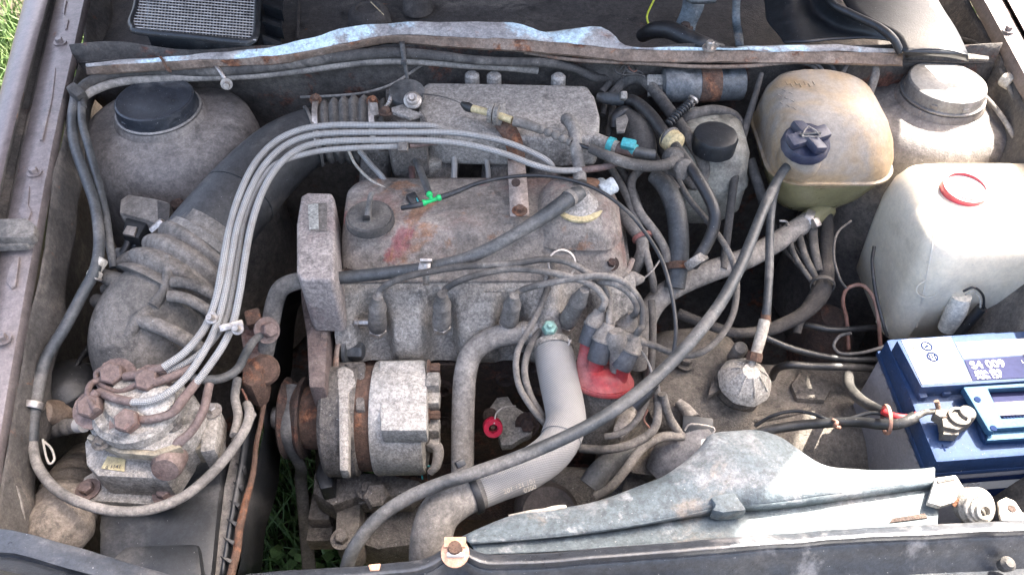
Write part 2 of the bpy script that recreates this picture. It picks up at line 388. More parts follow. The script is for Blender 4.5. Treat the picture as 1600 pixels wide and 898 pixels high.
from mathutils.bvhtree import BVHTree
_bvh = {}
def onto(o, px, py, lift=0.0):
    """where the pixel's ray meets that object"""
    if o.name not in _bvh: _bvh[o.name] = BVHTree.FromPolygons([v.co + WL[o.name] for v in o.data.vertices], [list(p.vertices) for p in o.data.polygons])
    d = ray(px, py).normalized(); h = _bvh[o.name].ray_cast(CAM, d)
    if h[0] is None: return at(px, py, .8)
    n = h[1] if h[1].dot(d) < 0 else -h[1]
    return h[0] + n * lift
# ================================================= ground and grass
g = mk('ground', [(-60, -60, 0), (60, -60, 0), (60, 60, 0), (-60, 60, 0)], [(0, 1, 2, 3)], earth); g['kind'] = 'structure'
vs, fs = [], []
for i in range(46000):
    if i < 17000: x, y = rng.uniform(-1.9, -.85), rng.uniform(.2, 2.6)
    elif i < 30000: x, y = rng.uniform(-4.5, -1.4), rng.uniform(-.5, 5)
    elif i < 38000: x, y = rng.uniform(.95, 3), rng.uniform(0, 4)
    else: x, y = rng.uniform(-.55, .5), rng.uniform(-.1, .9)
    a = rng.uniform(0, math.tau); h = rng.uniform(.05, .17); b = Vector((x, y, 0)); wv = Vector((math.cos(a), math.sin(a), 0)) * rng.uniform(.002, .005)
    ln = Vector((rng.gauss(0, .4), rng.gauss(0, .4), 0)) * h; k = len(vs)
    vs += [b - wv, b + wv, b + ln * .4 + Vector((0, 0, h * .6)) + wv * .7, b + ln * .4 + Vector((0, 0, h * .6)) - wv * .7, b + ln + Vector((0, 0, h * .9))]
    fs += [(k, k + 1, k + 2, k + 3), (k + 3, k + 2, k + 4)]
for i in range(260):      # broad weeds under the engine gap
    b = Vector((rng.uniform(-.42, -.12), rng.uniform(.30, .62), rng.uniform(.05, .16))); a = rng.uniform(0, math.tau); d = Vector((math.cos(a), math.sin(a), rng.uniform(-.2, .5))) * rng.uniform(.012, .03)
    s = Vector((-d.y, d.x, 0)) * .45; k = len(vs); vs += [b, b + d * .5 + s, b + d, b + d * .5 - s]; fs += [(k, k + 1, k + 2, k + 3)]
gr = mk('grass', vs, fs, leafm, smooth=False); gr['kind'] = 'stuff'; gr['label'] = 'green grass and weeds growing on the ground beside and below the car'

# ================================================= car body
body = thing('car_body', 'brown car front end with dirty open engine bay', 'car', (800, 500, .3))
def ext(pts, z): return [(x, y, z) for x, y in pts]
def zf(y):
    K = [(-100, .0), (0, 0), (225, -.012), (450, -.048), (670, -.086), (960, -.10), (1100, -.10)]
    for (a, u), (b, v) in zip(K, K[1:]):
        if a <= y <= b: return u + (v - u) * (y - a) / (b - a)
    return 0
def lft(pts, z): return [(x, y, z + zf(y)) for x, y in pts]
O = [(62, -85), (40, 0), (0, 155), (-60, 400), (-130, 700), (-160, 960)]
Fp = [(97, -85), (75, 0), (16, 222), (-40, 480), (-75, 670), (-105, 960)]
Fq = [(x + 4, y) for x, y in Fp]
Gq = [(103, -85), (84, 0), (33, 222), (-16, 480), (-47, 670), (-78, 960)]
Gp = [(106, -85), (88, 0), (38, 222), (-13, 480), (-43, 670), (-74, 960)]
Rl = [(149, -85), (131, 0), (82, 225), (40, 450), (1, 670), (-48, 960)]
o3 = [at(x, y, .862 + zf(y)) for x, y in O]
sheet('fender', [[p + Vector((-.07, 0, -.6)) for p in o3], [p + Vector((-.05, 0, -.22)) for p in o3], [p + Vector((-.022, 0, -.035)) for p in o3], [p + Vector((-.006, 0, -.006)) for p in o3], lft(O, .862), lft(Fp, .868)], paint, body, nu=50)
sheet('fender_gutter', [lft(Fp, .868), lft(Fq, .846), lft(Gq, .842), lft(Gp, .851)], inner, body, nu=50, noise=.001, ns=60)
r3 = [at(x, y, .852 + zf(y)) for x, y in Rl]
sheet('rail', [lft(Gp, .852), [at((a[0] * .5 + b[0] * .5), (a[1] * .5 + b[1] * .5), .854 + zf((a[1] + b[1]) * .5)) for a, b in zip(Gp, Rl)], r3, [p + Vector((.003, 0, -.012)) for p in r3]], railp, body, nu=50, noise=.0006, ns=40)
sheet('inner_wing', [[p + Vector((.003, 0, -.012)) for p in r3], [p + Vector((.008, 0, -.04)) for p in r3], [p + Vector((.010, 0, -.075)) for p in r3], [p + Vector((-.03, .0, -.11)) for p in r3], [p + Vector((-.05, 0, -.25)) for p in r3], [p + Vector((-.05, 0, -.55)) for p in r3]], inner, body, nu=50, kv=4, noise=.009, ns=14)
# pressed marks and bolts on the left rail
for pts in ([(104, 0), (99, 22), (107, 30), (104, 44), (101, 46), (98, 34), (97, 18), (101, -2)], [(87, 105), (82, 150), (79, 165), (74, 185), (66, 218), (61, 218), (68, 178), (69, 163), (75, 150), (83, 106)], [(46, 290), (44, 320), (49, 330), (43, 345), (33, 340), (28, 330), (36, 312), (41, 292)], [(30, 400), (27, 425), (24, 445), (17, 450), (9, 440), (14, 420), (22, 402)]):
    prism('pressing', [(x, y, .8575 + zf(y)) for x, y in pts], .004, railp, body, .0012)
for q in ((94, 67, .856 + zf(67)), (54, 270, .856 + zf(270)), (5, 530, .856 + zf(530)), (1575, 48, .866)): bolt(q, .0055, .008, railp, body)
# right rail, wing
R2 = [(1482, -85), (1529, 0), (1600, 130), (1712, 330), (1830, 540), (1990, 830), (2080, 1000)]
sh = lambda P, dx, dy=0: [(x + dx, y + dy) for x, y in P]
rr3 = [at(x, y, .852) for x, y in R2]
sheet('rail', [[p + Vector((-.003, 0, -.012)) for p in rr3], rr3, ext(sh(R2, 9), .862), ext(sh(R2, 30), .864), ext(sh(R2, 42), .852)], railp, body, nu=50, noise=.0006, ns=40)
f3 = [at(x + 46, y, .866) for x, y in R2]
sheet('fender', [ext(sh(R2, 42), .852), f3, [p + Vector((.07, 0, -.004)) for p in f3], [p + Vector((.10, 0, -.04)) for p in f3], [p + Vector((.14, 0, -.6)) for p in f3]], paint, body, nu=50)
sheet('inner_wing', [[p + Vector((-.003, 0, -.012)) for p in rr3], [p + Vector((-.015, 0, -.07)) for p in rr3], [p + Vector((-.05, 0, -.14)) for p in rr3], [p + Vector((-.09, 0, -.3)) for p in rr3], [p + Vector((-.10, 0, -.6)) for p in rr3]], inner, body, nu=50, kv=4, noise=.006, ns=14)
# strut towers
for cx, cy, r0 in ((240, 151, 61), (1482, 125, 56)):
    c = at(cx, cy, .837); k = .0535
    left = cx < 800
    lathe('strut_tower', Vector((c.x, c.y, 0)), [(.03, .812), (k * 1.0, .812), (k * 1.12, .812), (k * 1.17, .808), (k * 1.2, .803), (k * 1.34, .8015), (k * 1.42, .798), (k * 1.8, .796), (k * 2.1, .789), (k * 2.28, .775), (k * 2.38, .75), (k * 2.44, .70), (k * 2.48, .62), (k * 2.6, .35)], tower, body, seg=56, wob=lambda a, h: 1 + .02 * math.sin(2 * a + 1))
    t = thing('strut_cap', ('black dusty strut top cap beside the twin blue-grey hoses' if left else 'sunlit strut top cap behind the white washer jug'), 'cap', Vector((c.x, c.y, .812)), 'strut top caps')
    lathe('shell', Vector((c.x, c.y, 0)), [(k * 1.02, .8125), (k * 1.10, .813), (k * 1.115, .8145), (k * 1.10, .8165), (k * 1.06, .8172), (k * 1.04, .830), (k * 1.02, .834), (k * .97, .8353), (k * .94, .8346), (k * .5, .8356), (.004, .836)], capk if left else capg, t, seg=56)
    ring('skirt_edge', Vector((c.x, c.y, .8155)), (0, 0, 1), k * 1.10, .0014, capg, t, seg=56)
    for a in (-125, -80, -25, 20, 75, 120, 165):
        a = R(a); box('lug', (c.x + math.cos(a) * k * 1.03, c.y + math.sin(a) * k * 1.045, .822) and Vector((c.x + math.cos(a) * k * 1.03, c.y + math.sin(a) * k * 1.045, .822)), (.004, .009, .007), capk if left else capg, t, (0, 0, math.degrees(a)), .001)
# cowl: lip, edge, tray, firewall
T = [(135, 100, .868), (250, 91, .868), (390, 78, .872), (440, 70, .876), (500, 56, .882), (560, 40, .888), (600, 37, .889), (700, 36, .889), (800, 37, .888), (845, 50, .882), (885, 49, .88), (930, 42, .883), (955, 52, .879), (985, 75, .873), (1060, 74, .873), (1150, 77, .872), (1200, 72, .872), (1300, 72, .872), (1410, 80, .87)]
E = [(135, 106, .865), (250, 99, .865), (390, 92, .866), (440, 89, .868), (500, 78, .872), (560, 66, .877), (610, 57, .88), (700, 60, .88), (800, 63, .879), (850, 67, .876), (900, 71, .874), (950, 77, .871), (985, 80, .869), (1060, 81, .868), (1150, 81, .868), (1200, 82, .867), (1300, 83, .867), (1410, 86, .866)]
Lw = [(x, y + (9 if x < 500 else 8 if x < 650 else 12 if x < 800 else 15), z - .009) for x, y, z in E]
Tb = [V3(p) + Vector((0, .035, -.02)) for p in T]; Tc = [V3(p) + Vector((0, .05, -.07)) for p in T]
E0 = [(x, y - 2, z + .002) for x, y, z in E]
sheet('cowl_lip', [Tc, Tb, T, E0], lipm, body, nu=90, noise=.0025, ns=26)
sheet('cowl_edge', [E0, E, Lw, [(x, y + 2, z - .004) for x, y, z in Lw], [V3(p) + Vector((0, .03, -.002)) for p in Lw]], lipr, body, nu=90, noise=.0012, ns=60, thick=.002)
tube('cowl_seam', [(820, 82, .858), (900, 94, .855), (1000, 99, .853), (1080, 104, .852), (1160, 104, .852), (1230, 98, .853), (1300, 95, .855)], 3, lipr, body)
X0, X1 = -.655, .725
sheet('firewall', [[Vector((x, 1.055, .862)) for x in (X0, -.3, .1, .5, X1)], [Vector((x, 1.05, .80)) for x in (X0, -.3, .1, .5, X1)], [Vector((x, 1.07, .70)) for x in (X0, -.3, .1, .5, X1)], [Vector((x, 1.06, .5)) for x in (X0, -.3, .1, .5, X1)], [Vector((x, 1.10, .2)) for x in (X0, -.3, .1, .5, X1)]], fire, body, nu=60, kv=5, noise=.012, ns=9)
def trow(y, z, a, b): return [Vector((x, y, z)) for x in (a, 0, b)]
sheet('cowl_tray', [trow(1.05, .84, -.655, .72), trow(1.10, .80, -.67, .73), trow(1.36, .79, -.76, .80), trow(1.45, .86, -.78, .83), trow(1.50, 1.0, -.8, .85)], tray, body, nu=60, kv=6, noise=.006, ns=12)
for (px, py, rp) in ((577, 30, .034), (652, 12, .024)):
    c = at(px, py, .80); lathe('pressed_dome', Vector((c.x, c.y, 0)), [(rp * 1.1, .795), (rp, .812), (rp * .8, .82), (rp * .6, .822), (rp * .55, .818), (.002, .818)], tray, body, seg=32)
for i in range(4): tube('stiffening_seam', [(466 + i * 0, -30, .80), (466, 20, .80), (464, 62, .80)], 3, tray, body) if i == 0 else None
# raised bonnet hinged behind the cowl (shades the bay)
H0, H1 = Vector((0, 1.50, .95)), Vector((0, .80, 1.88))
def hood(u, v, off=0):
    p = H0.lerp(H1, v); hw = .73 + .247 * v if v < .6 else .878 - .22 * ((v - .6) / .4) ** 1.3
    n = (H1 - H0).normalized().cross(Vector((1, 0, 0)))
    return p + Vector((u * hw, 0, 0)) - n * (.03 * (1 - u * u) + off) 
us = [i / 8 - 1 for i in range(17)]
hd = sheet('bonnet', [[hood(u, v) for u in us] for v in [i / 12 for i in range(13)]], paint, body, nu=32, thick=.004)
for v in (.08, .5, .92): sheet('bonnet_rib', [[hood(u, v + dv, .018 * k) for u in us] for dv, k in ((-.04, 0), (-.03, 1), (.03, 1), (.04, 0))], paint, body, nu=24, thick=.002)

box('floor_pan', Vector((0, 2.3, .22)), (1.5, 2.3, .03), fire, body, bev=.004)
box('subframe', Vector((.02, .97, .30)), (1.36, .38, .04), fire, body, bev=.01)
box('subframe_rail', Vector((-.56, .62, .30)), (.22, .7, .05), fire, body, bev=.01)
box('subframe_rail', Vector((.42, .62, .28)), (.62, .7, .05), fire, body, bev=.01)
# ================================================= cowl fittings
t = thing('air_intake_screen', 'black framed heater intake box with wire mesh screen', 'intake screen', (310, 60, .84))
zt = .885
prism('box_body', [(228, 52), (388, 70), (392, 30), (405, -30), (225, -30)], .07, plk, t, .006, z=.865)
fo = [(219, -40), (213, 10), (205, 34), (208, 44), (218, 50), (300, 58), (376, 66), (392, 64), (400, 54), (402, 20), (404, -40)]
C = [at(x, y, zt) for x, y in fo]
tube('frame', C, 5.2, plk, t, seg=10, k=5)
vs, fs = [], []
def wire(a, b, r=.0009):
    k = len(vs); d = (b - a); n = Vector((-d.y, d.x, 0)).normalized() * r; u = Vector((0, 0, r))
    for p in (a, b): vs.extend([p - n, p + u, p + n, p - u])
    for j in range(4): fs.append((k + j, k + (j + 1) % 4, k + 4 + (j + 1) % 4, k + 4 + j))
for i in range(38):
    f = i / 37; xb = 209 + f * 190; yb = 47 + f * 17 if f > .06 else 40; wire(at(218 + f * 186, -35, zt + .001), at(xb, yb - 1, zt + .001))
for j in range(19):
    f = j / 18; y = -33 + f * 80
    x0 = 217 - max(0, y) * .25; wire(at(x0, y, zt + .002), at(403 - max(0, y) * .06, y + 16, zt + .002))
m = mk('wire_mesh', vs, fs, steel, t, smooth=False); m['kind'] = 'stuff'
for i in range(3):
    prism('side_rib', [(410, -2 + i * 28), (440, 10 + i * 28), (440, 16 + i * 28), (410, 6 + i * 28)], .02, plk, t, .001, z=.86)
prism('side_plate', [(404, -30), (444, -30), (438, 74), (404, 76)], .004, plk, t, .001, z=.838)
tag(tube('straw', [(579, 3, .835), (600, 24, .815)], .9, strawm, seg=5), 'pale dry straw lying in the cowl tray', 'straw')
hose('drain_hose', 'thick black hose bending in the cowl tray', [(1003, 56, .83), (1020, 48, .85), (1045, 47, .86), (1075, 60, .86), (1105, 72, .86), (1125, 78, .85)], [11, 13, 14, 13, 12, 11], rubk)
bolt((1108, 76, .873), .006, .012, steel, body)
t = thing('wiper_bracket', 'greenish sheet metal bracket standing in the cowl tray', 'bracket', (1085, 40, .80))
sheet('plate', [[(1068, -25, .86), (1066, 10, .84), (1055, 38, .815), (1050, 48, .81)], [(1105, -25, .86), (1100, 10, .84), (1088, 38, .815), (1086, 48, .81)]], shroud, t, nu=12, thick=.004)
bolt((1070, 45, .812), .008, .01, rustd, t)
sheet('arm', [[(1060, -25, .87), (1075, -5, .868), (1120, -6, .868)], [(1066, -20, .85), (1078, 4, .855), (1118, 4, .855)]], shroud, t, nu=8, thick=.004)
t = thing('wiper_strap', 'narrow metal strap hanging beside the black plastic cover', 'strap', (1152, 50, .80))
sheet('plate', [[(1146, -25, .86), (1144, 25, .85), (1146, 50, .82), (1150, 72, .81)], [(1158, -25, .86), (1156, 25, .85), (1160, 50, .82), (1162, 72, .81)]], shroud, t, nu=12, thick=.003)
tag(tube('yellow_wire', [(1030, -15, .86), (1018, 8, .84), (1011, 25, .83), (1013, 38, .82)], 1.6, M('yellow_wire', (.45, .5, .04), (.4, .4, .2), .2, .5, dark=0, bump=0)), 'thin yellow-green wire curving in the cowl tray', 'wire')
# black plastic water cover at the right end of the cowl
t = thing('water_cover', 'glossy black moulded plastic cover over the right cowl end', 'cover', (1350, 60, .85))
sheet('moulded_sheet', [[(1195, -40, .87), (1196, 10, .86), (1203, 40, .855), (1225, 68, .86)], [(1235, -40, .90), (1235, 5, .885), (1240, 35, .875), (1262, 66, .872)], [(1262, -40, .89), (1268, 5, .872), (1290, 40, .862), (1330, 62, .872)], [(1290, -40, .905), (1302, 0, .90), (1345, 32, .893), (1398, 64, .886)]], plk, t, nu=30, kv=8, noise=.004, ns=18, thick=.003)
tube('ridge', [(1288, -40, .91), (1297, 2, .906), (1330, 22, .902), (1372, 42, .898), (1395, 60, .892), (1407, 82, .876)], 6, plk, t, seg=10)
sheet('flat_panel', [[(1300, -40, .895), (1330, 18, .893), (1392, 50, .89), (1412, 82, .88)], [(1440, -40, .895), (1470, 10, .893), (1492, 45, .888), (1512, 86, .878)]], plk, t, nu=24, kv=8, thick=.003, noise=.001)
sheet('front_edge', [[(1412, 80, .882), (1440, 76, .884), (1480, 78, .882), (1512, 86, .88)], [(1414, 90, .865), (1442, 86, .866), (1480, 88, .866), (1514, 95, .865)]], plk, t, nu=12, thick=.003)
prism('end_tab', [(1512, 83), (1545, 88), (1546, 93), (1512, 92)], .004, inner, body, .001, z=.872)
hose('wing_cable', 'thin dark cable clipped along the right inner wing', [(1500, 60, .80), (1535, 72, .82), (1562, 105, .83), (1578, 140, .83), (1605, 195, .82), (1640, 260, .8)], 3.5, rub, 'cable')
tag(ring('cable_clip', (1575, 127, .833), (0.5, -1, 0), .008, .003, cream, width=.008), 'small pale plastic clip holding the cable at the right wing', 'clip')
hose('wing_pipe', 'pale pipe curving behind the right strut tower', [(1536, 148, .81), (1560, 175, .81), (1585, 215, .80), (1610, 270, .78)], 4, rubl, 'pipe')
# cowl hoses
hose('cowl_hose', 'thick grey-brown hose running under the cowl lip', [(122, 146, .845), (140, 130, .845), (175, 117, .845), (240, 110, .845), (320, 111, .845), (400, 107, .848), (470, 98, .852), (540, 88, .857), (610, 83, .86), (680, 87, .858), (740, 94, .855), (800, 97, .852), (850, 98, .85), (890, 105, .84), (925, 118, .82), (955, 122, .80)], [9, 9, 9, 9, 9, 9, 9, 9, 8.5, 8, 7, 7, 7, 7, 7, 6], rub)
hose('cowl_hose', 'slimmer grey hose below the thick cowl hose', [(126, 154, .84), (150, 140, .84), (190, 128, .838), (260, 123, .836), (340, 120, .836), (400, 117, .838), (470, 110, .84), (540, 100, .845), (600, 95, .848), (660, 96, .846), (720, 101, .843), (790, 105, .84), (840, 110, .83)], 6.5, rubl)
hose('cowl_wire', 'thin grey cable looping down from the cowl hoses to the throttle', [(700, 98, .83), (665, 100, .83), (640, 115, .825), (610, 133, .82), (570, 145, .81), (520, 150, .80), (470, 152, .78)], 2.2, rubl, 'cable')
t = thing('hose_tie', 'grey plastic tie hanging from the cowl lip round the hoses', 'tie', (632, 90, .86))
sheet('strap', [[(624, 66, .872), (628, 95, .862), (633, 115, .845), (635, 130, .83)], [(632, 66, .872), (635, 95, .862), (638, 115, .845), (639, 130, .83)]], rubb, t, nu=10, thick=.002)
box('buckle', (631, 98, .866), (.008, .006, .006), rubb, t, bev=.001)
t = thing('hose_tie', 'black tape tie at the corner where the wing hoses begin', 'tie', (120, 148, .845)); A = at(118, 140, .852)
box('wrap', (121, 146, .85), (.024, .016, .022), rub, t, (10, 20, -35), .005); box('tail', (131, 160, .842), (.006, .02, .01), rub, t, (0, 0, 20), .002)
t = thing('hose_clamp', 'small metal clamp with screw on the cowl hoses', 'clamp', (345, 118, .84))
sheet('band', [[(334, 103, .857), (341, 112, .857), (349, 126, .847), (352, 134, .838)], [(340, 102, .857), (347, 111, .857), (355, 125, .847), (358, 133, .838)]], steel, t, nu=8, thick=.002)
bolt((354, 131, .842), .005, .012, steel, t, (0.3, -1, .3))
tag(tube('wire_twist', [(250, 90, .868), (255, 97, .87), (260, 108, .862), (266, 112, .858), (262, 106, .862)], 2, rustm, k=4, wob=.002), 'rusty wire twist hooked on the cowl lip', 'wire')
# twin hoses on the left wing
hose('wing_hose', 'blue-grey hose nearer the wing running down to the front', [(118, 150, .84), (113, 185, .835), (116, 225, .83), (133, 275, .82), (148, 320, .81), (155, 375, .80), (149, 420, .79), (131, 455, .78), (102, 510, .765), (72, 560, .75), (60, 605, .74), (53, 650, .73), (50, 690, .72)], 8.5, rubb)
hose('wing_hose', 'slimmer blue-grey hose beside the strut tower', [(128, 156, .84), (128, 190, .835), (137, 225, .83), (152, 280, .815), (164, 330, .80), (171, 380, .785), (178, 418, .77)], 6.2, rubb)
tag(ring('spring_clamp', (53, 633, .736), (.1, 1, .35), .010, .0015, steel, width=.004), 'springy wire clamp round the wing hose above the loop', 'clamp')
hose('loop_hose', 'grey hose looping low round the fuel distributor', [(50, 688, .72), (58, 725, .715), (80, 757, .715), (112, 779, .715), (160, 795, .715), (205, 799, .715), (248, 792, .715), (292, 772, .715), (330, 740, .715), (362, 703, .715), (384, 668, .712), (390, 645, .705), (386, 632, .69)], 8, rubl)
# rubber bonnet stop
t = thing('bonnet_buffer', 'dark rubber buffer block clamped on the wing rail', 'buffer', (25, 370, .855))
zq = zf(360)
prism('block', [(-20, 345), (0, 341), (40, 340), (55, 350), (53, 366), (45, 370), (-20, 372)], .014, rub, t, .003, z=.876 + zq)
prism('lip', [(-20, 374), (44, 370), (50, 376), (40, 382), (-20, 385)], .01, rub, t, .002, z=.866 + zq)

# ================================================= left bay: sensor, duct, boot
t = thing('idle_valve', 'dusty grey sensor box with black plug below the strut tower', 'sensor', (225, 350, .74))
prism('housing', [(200, 303), (243, 310), (264, 316), (262, 350), (250, 352), (228, 343), (186, 332), (188, 312)], .04, rubl, t, .003, z=.775)
prism('side', [(245, 312), (266, 318), (264, 352), (246, 348)], .036, rub, t, .002, z=.776)
prism('connector', [(197, 335), (232, 343), (216, 372), (190, 366)], .022, plk, t, .003, z=.768)
prism('clip_frame', [(198, 352), (214, 354), (209, 368), (191, 365)], .004, steel, t, .001, z=.771)
tube('cable_boot', [(203, 372, .755), (198, 385, .75), (193, 395, .745)], [7, 6, 7], rubk, t)
lathe('stub', (189, 400, .738), [(.010, -.01), (.011, 0), (.0115, .004), (.006, .005)], rubb, t, axis=(-.2, -.7, .6), seg=20)
tube('ground_strap', [(228, 358, .75), (222, 372, .752), (212, 383, .75), (208, 388, .745)], 4, plk, t)
t = thing('banjo_union', 'small ribbed brass union behind the sensor box', 'union', (278, 325, .70))
for i in range(4): lathe('ridge', (277 - i * .6, 317 + i * 6, .742 - i * .008), [(.006, -.004), (.009, -.003), (.009, .003), (.006, .004)], rustd, t, axis=(0, -.6, .7), seg=16)
# air duct from throttle to boot
t = thing('air_duct', 'black plastic intake duct curving from throttle to rubber boot', 'duct', (420, 270, .72))
dp = [(556, 203, .79), (520, 206, .79), (485, 215, .788), (445, 238, .782), (405, 275, .775), (365, 320, .768), (330, 362, .76), (312, 385, .755)]
tube('pipe', dp, [42, 43, 46, 51, 54, 56, 57, 57], duct, t, seg=36, k=8)
tube('collar', [(332, 362, .7605), (318, 380, .756)], [60, 61], rub, t, seg=36)
tube('joint_line', [(380, 302, .772), (374, 310, .771)], [57, 57.4], duct, t, seg=36)
tube('band', [(492, 213, .789), (488, 214, .789)], 48.5, rub, t, seg=32); tube('band', [(519, 207, .79), (513, 207.5, .79)], 46, rub, t, seg=32)
for (a, b) in (((497, 158), (506, 245)), ((548, 158), (560, 240))):
    pass
t = thing('throttle_bellows', 'ribbed rubber bellows with clamps between duct and throttle', 'bellows', (550, 205, .74))
tube('bellows', [(505, 207, .79), (540, 204, .79), (570, 202, .79), (605, 201, .79)], [46, 50, 50, 44], boot, t, seg=32, rib=(.014, .07))
for x in (497, 582): tube('clamp_band', [(x, 207 if x < 550 else 203, .79), (x + 8, 206.5 if x < 550 else 202.5, .79)], 51, steel, t, seg=32)
for x, y in ((493, 157), (581, 160)): bolt((x, y, .832), .005, .016, rustm, t, (.3, -.5, .8))
box('clamp_lug', (585, 172, .833), (.012, .02, .01), rubl, t, (35, 0, 12), .003)
for x in (522, 600): box('clamp_tail', (x, 243, .765), (.010, .012, .02), alu, t, (30, 0, 5), .002)
t = thing('air_boot', 'dusty grey ribbed rubber air boot above the fuel distributor', 'air boot', (240, 500, .68))
tube('bellows', [(318, 382, .757), (300, 402, .752), (277, 432, .745), (255, 462, .737)], [59, 66, 72, 74], boot, t, seg=40, rib=(.024, .085), k=10)
tube('elbow', [(290, 425, .745), (258, 465, .736), (235, 500, .725), (222, 535, .71), (216, 565, .69), (214, 590, .665)], [38, 70, 78, 76, 66, 52], boot, t, seg=40, k=10)
tube('clamp_band', [(322, 378, .758), (313, 389, .755)], [61.5, 63], rubl, t, seg=40)
bolt((238, 361, .78), .006, .02, steel, t, (.8, .4, .5), washer=False, name='clamp_screw')
tube('rib', [(152, 470, .724), (180, 478, .758), (215, 497, .770), (255, 512, .770), (292, 532, .751), (312, 545, .725)], 12, boot, t)
tube('rib', [(238, 480, .768), (226, 492, .772), (212, 507, .768), (200, 535, .750), (196, 562, .725), (198, 582, .695)], 12, boot, t)
tube('inlet_stub', [(208, 452, .765), (180, 438, .77), (160, 430, .772)], [22, 14, 11], boot, t)
tube('inlet_stub', [(230, 420, .77), (212, 405, .775), (196, 410, .77), (188, 415, .765)], [24, 16, 13, 12], boot, t)
tube('valley_rib', [(262, 400, .80), (262, 430, .79), (256, 455, .782), (240, 478, .776)], [5, 8, 8, 10], boot, t)
tube('side_rib', [(165, 452, .745), (190, 446, .772), (222, 450, .782), (244, 462, .778)], 9, boot, t)
tube('side_rib', [(262, 462, .785), (290, 466, .78), (318, 480, .765), (332, 492, .745)], 9, boot, t)
tube('side_rib', [(268, 440, .79), (296, 443, .787), (326, 456, .772), (342, 468, .75)], 9, boot, t)
t = thing('hose_clip', 'pale plastic clip joining the wing hose to the air boot', 'clip', (153, 425, .78))
box('barrel', (154, 414, .79), (.012, .020, .012), cream, t, (25, 0, -30), .003); box('foot', (148, 428, .785), (.016, .012, .012), cream, t, (20, 0, -30), .004)
ring('wire', (148, 432, .784), (.5, .6, .5), .008, .0012, steel, t)

# ================================================= fuel distributor, air box
t = thing('air_box', 'black plastic air filter box with side clips at the front', 'air box', (270, 800, .5))
prism('shell', [(150, 905), (152, 820), (160, 700), (330, 660), (352, 690), (345, 760), (332, 905)], .2, plk, t, .012, z=.655)
prism('lid_step', [(168, 905), (172, 872), (195, 850), (310, 846), (318, 905)], .02, plk, t, .008, z=.664)
prism('side_flange', [(333, 905), (350, 760), (366, 690), (384, 690), (366, 780), (345, 905)], .02, rubl, t, .002, z=.645)
for i in range(6):
    prism('fin', [(343 + (5 - i) * 5, 722 + i * 29), (363 + (5 - i) * 4, 728 + i * 29), (359 + (5 - i) * 4, 734 + i * 29)], .012, duct, t, .0005, z=.656)
sheet('back_plate', [[(385, 640, .66), (376, 720, .66), (362, 800, .655), (345, 905, .65)], [(402, 640, .62), (392, 720, .62), (378, 800, .615), (362, 905, .61)]], plk, t, nu=14, thick=.004)
tag(tube('torn_seal', [(422, 560, .65), (414, 620, .65), (402, 690, .65), (388, 760, .65), (376, 820, .65), (362, 905, .65)], [3, 4, 4, 5, 6, 6], rustm, k=10, wob=.003), 'frayed rusty brown seal strip along the air box edge', 'seal strip')
sheet('plastic_baffle', [[(470, 450, .58), (455, 560, .56), (440, 700, .55), (400, 905, .55)], [(436, 450, .64), (418, 570, .63), (404, 700, .62), (368, 905, .62)], [(430, 450, .5), (424, 570, .48), (410, 700, .47), (372, 905, .45)]], plk, None, nu=20, thick=.003, noise=.006, ns=18)
tag(bpy.data.objects['plastic_baffle'], 'crumpled dark plastic baffle between air box and engine', 'baffle')
t = thing('fuel_distributor', 'dirty cast aluminium fuel distributor with banjo unions', 'fuel distributor', (215, 690, .6))
prism('base_flange', [(126, 766), (130, 745), (148, 735), (152, 728), (262, 735), (275, 740), (276, 770), (270, 786), (252, 789), (130, 781)], .012, alu, t, .003, z=.682)
prism('lower_casting', [(131, 690), (150, 668), (300, 670), (288, 705), (266, 738), (258, 748), (152, 743), (134, 725)], .045, alu, t, .008, z=.722)
prism('upper_casting', [(128, 640), (150, 600), (215, 592), (295, 602), (318, 640), (300, 676), (275, 694), (240, 704), (185, 700), (140, 678)], .06, alu, t, .01, z=.75)
prism('rim', [(140, 676), (185, 699), (240, 703), (276, 690), (284, 698), (242, 712), (184, 707), (134, 684)], .012, rimt, t, .002, z=.748)
c = at(222, 640, .75); lathe('head', c, [(.050, 0), (.050, .012), (.045, .018), (.035, .019), (.03, .026), (.0, .027)], alu, t, seg=40)
c = at(250, 634, .765); lathe('boss', c, [(.022, 0), (.02, .012), (.012, .016), (.0, .016)], alub, t, seg=24)
prism('yellow_tag', [(168, 712), (196, 716), (194, 736), (158, 731)], .0008, yel, t, 0, z=.7235)
text('tag_print', 'o 1141', .006, (177, 729, .7242), (1, .03, 0), (0, 1, 0), inkg, t)
prism('warm_plate', [(300, 634), (336, 632), (330, 700), (276, 704)], .03, rimt, t, .003, z=.722)
prism('side_block', [(318, 628), (342, 634), (336, 702), (312, 706)], .04, alu, t, .003, z=.728)
bolt((333, 642, .73), .006, .01, steel, t)
for q in ((138, 765, .683), (258, 772, .683)): bolt(q, .008, .01, fit, t)
for q in ((178, 674, .752), (160, 690, .752), (270, 662, .752)): bolt(q, .0065, .006, alud, t)
def banjo(par, p, tip, r=.013):
    p = V3(p); bolt(p, r, .022, fit, par, (.1, -.35, .95), name='banjo_bolt')
    if tip: tube('banjo_neck', [p + Vector((0, 0, .008)), p.lerp(V3(tip), .5) + Vector((0, 0, .008)), V3(tip)], [8, 7, 7.5], fit, par)
fd = t
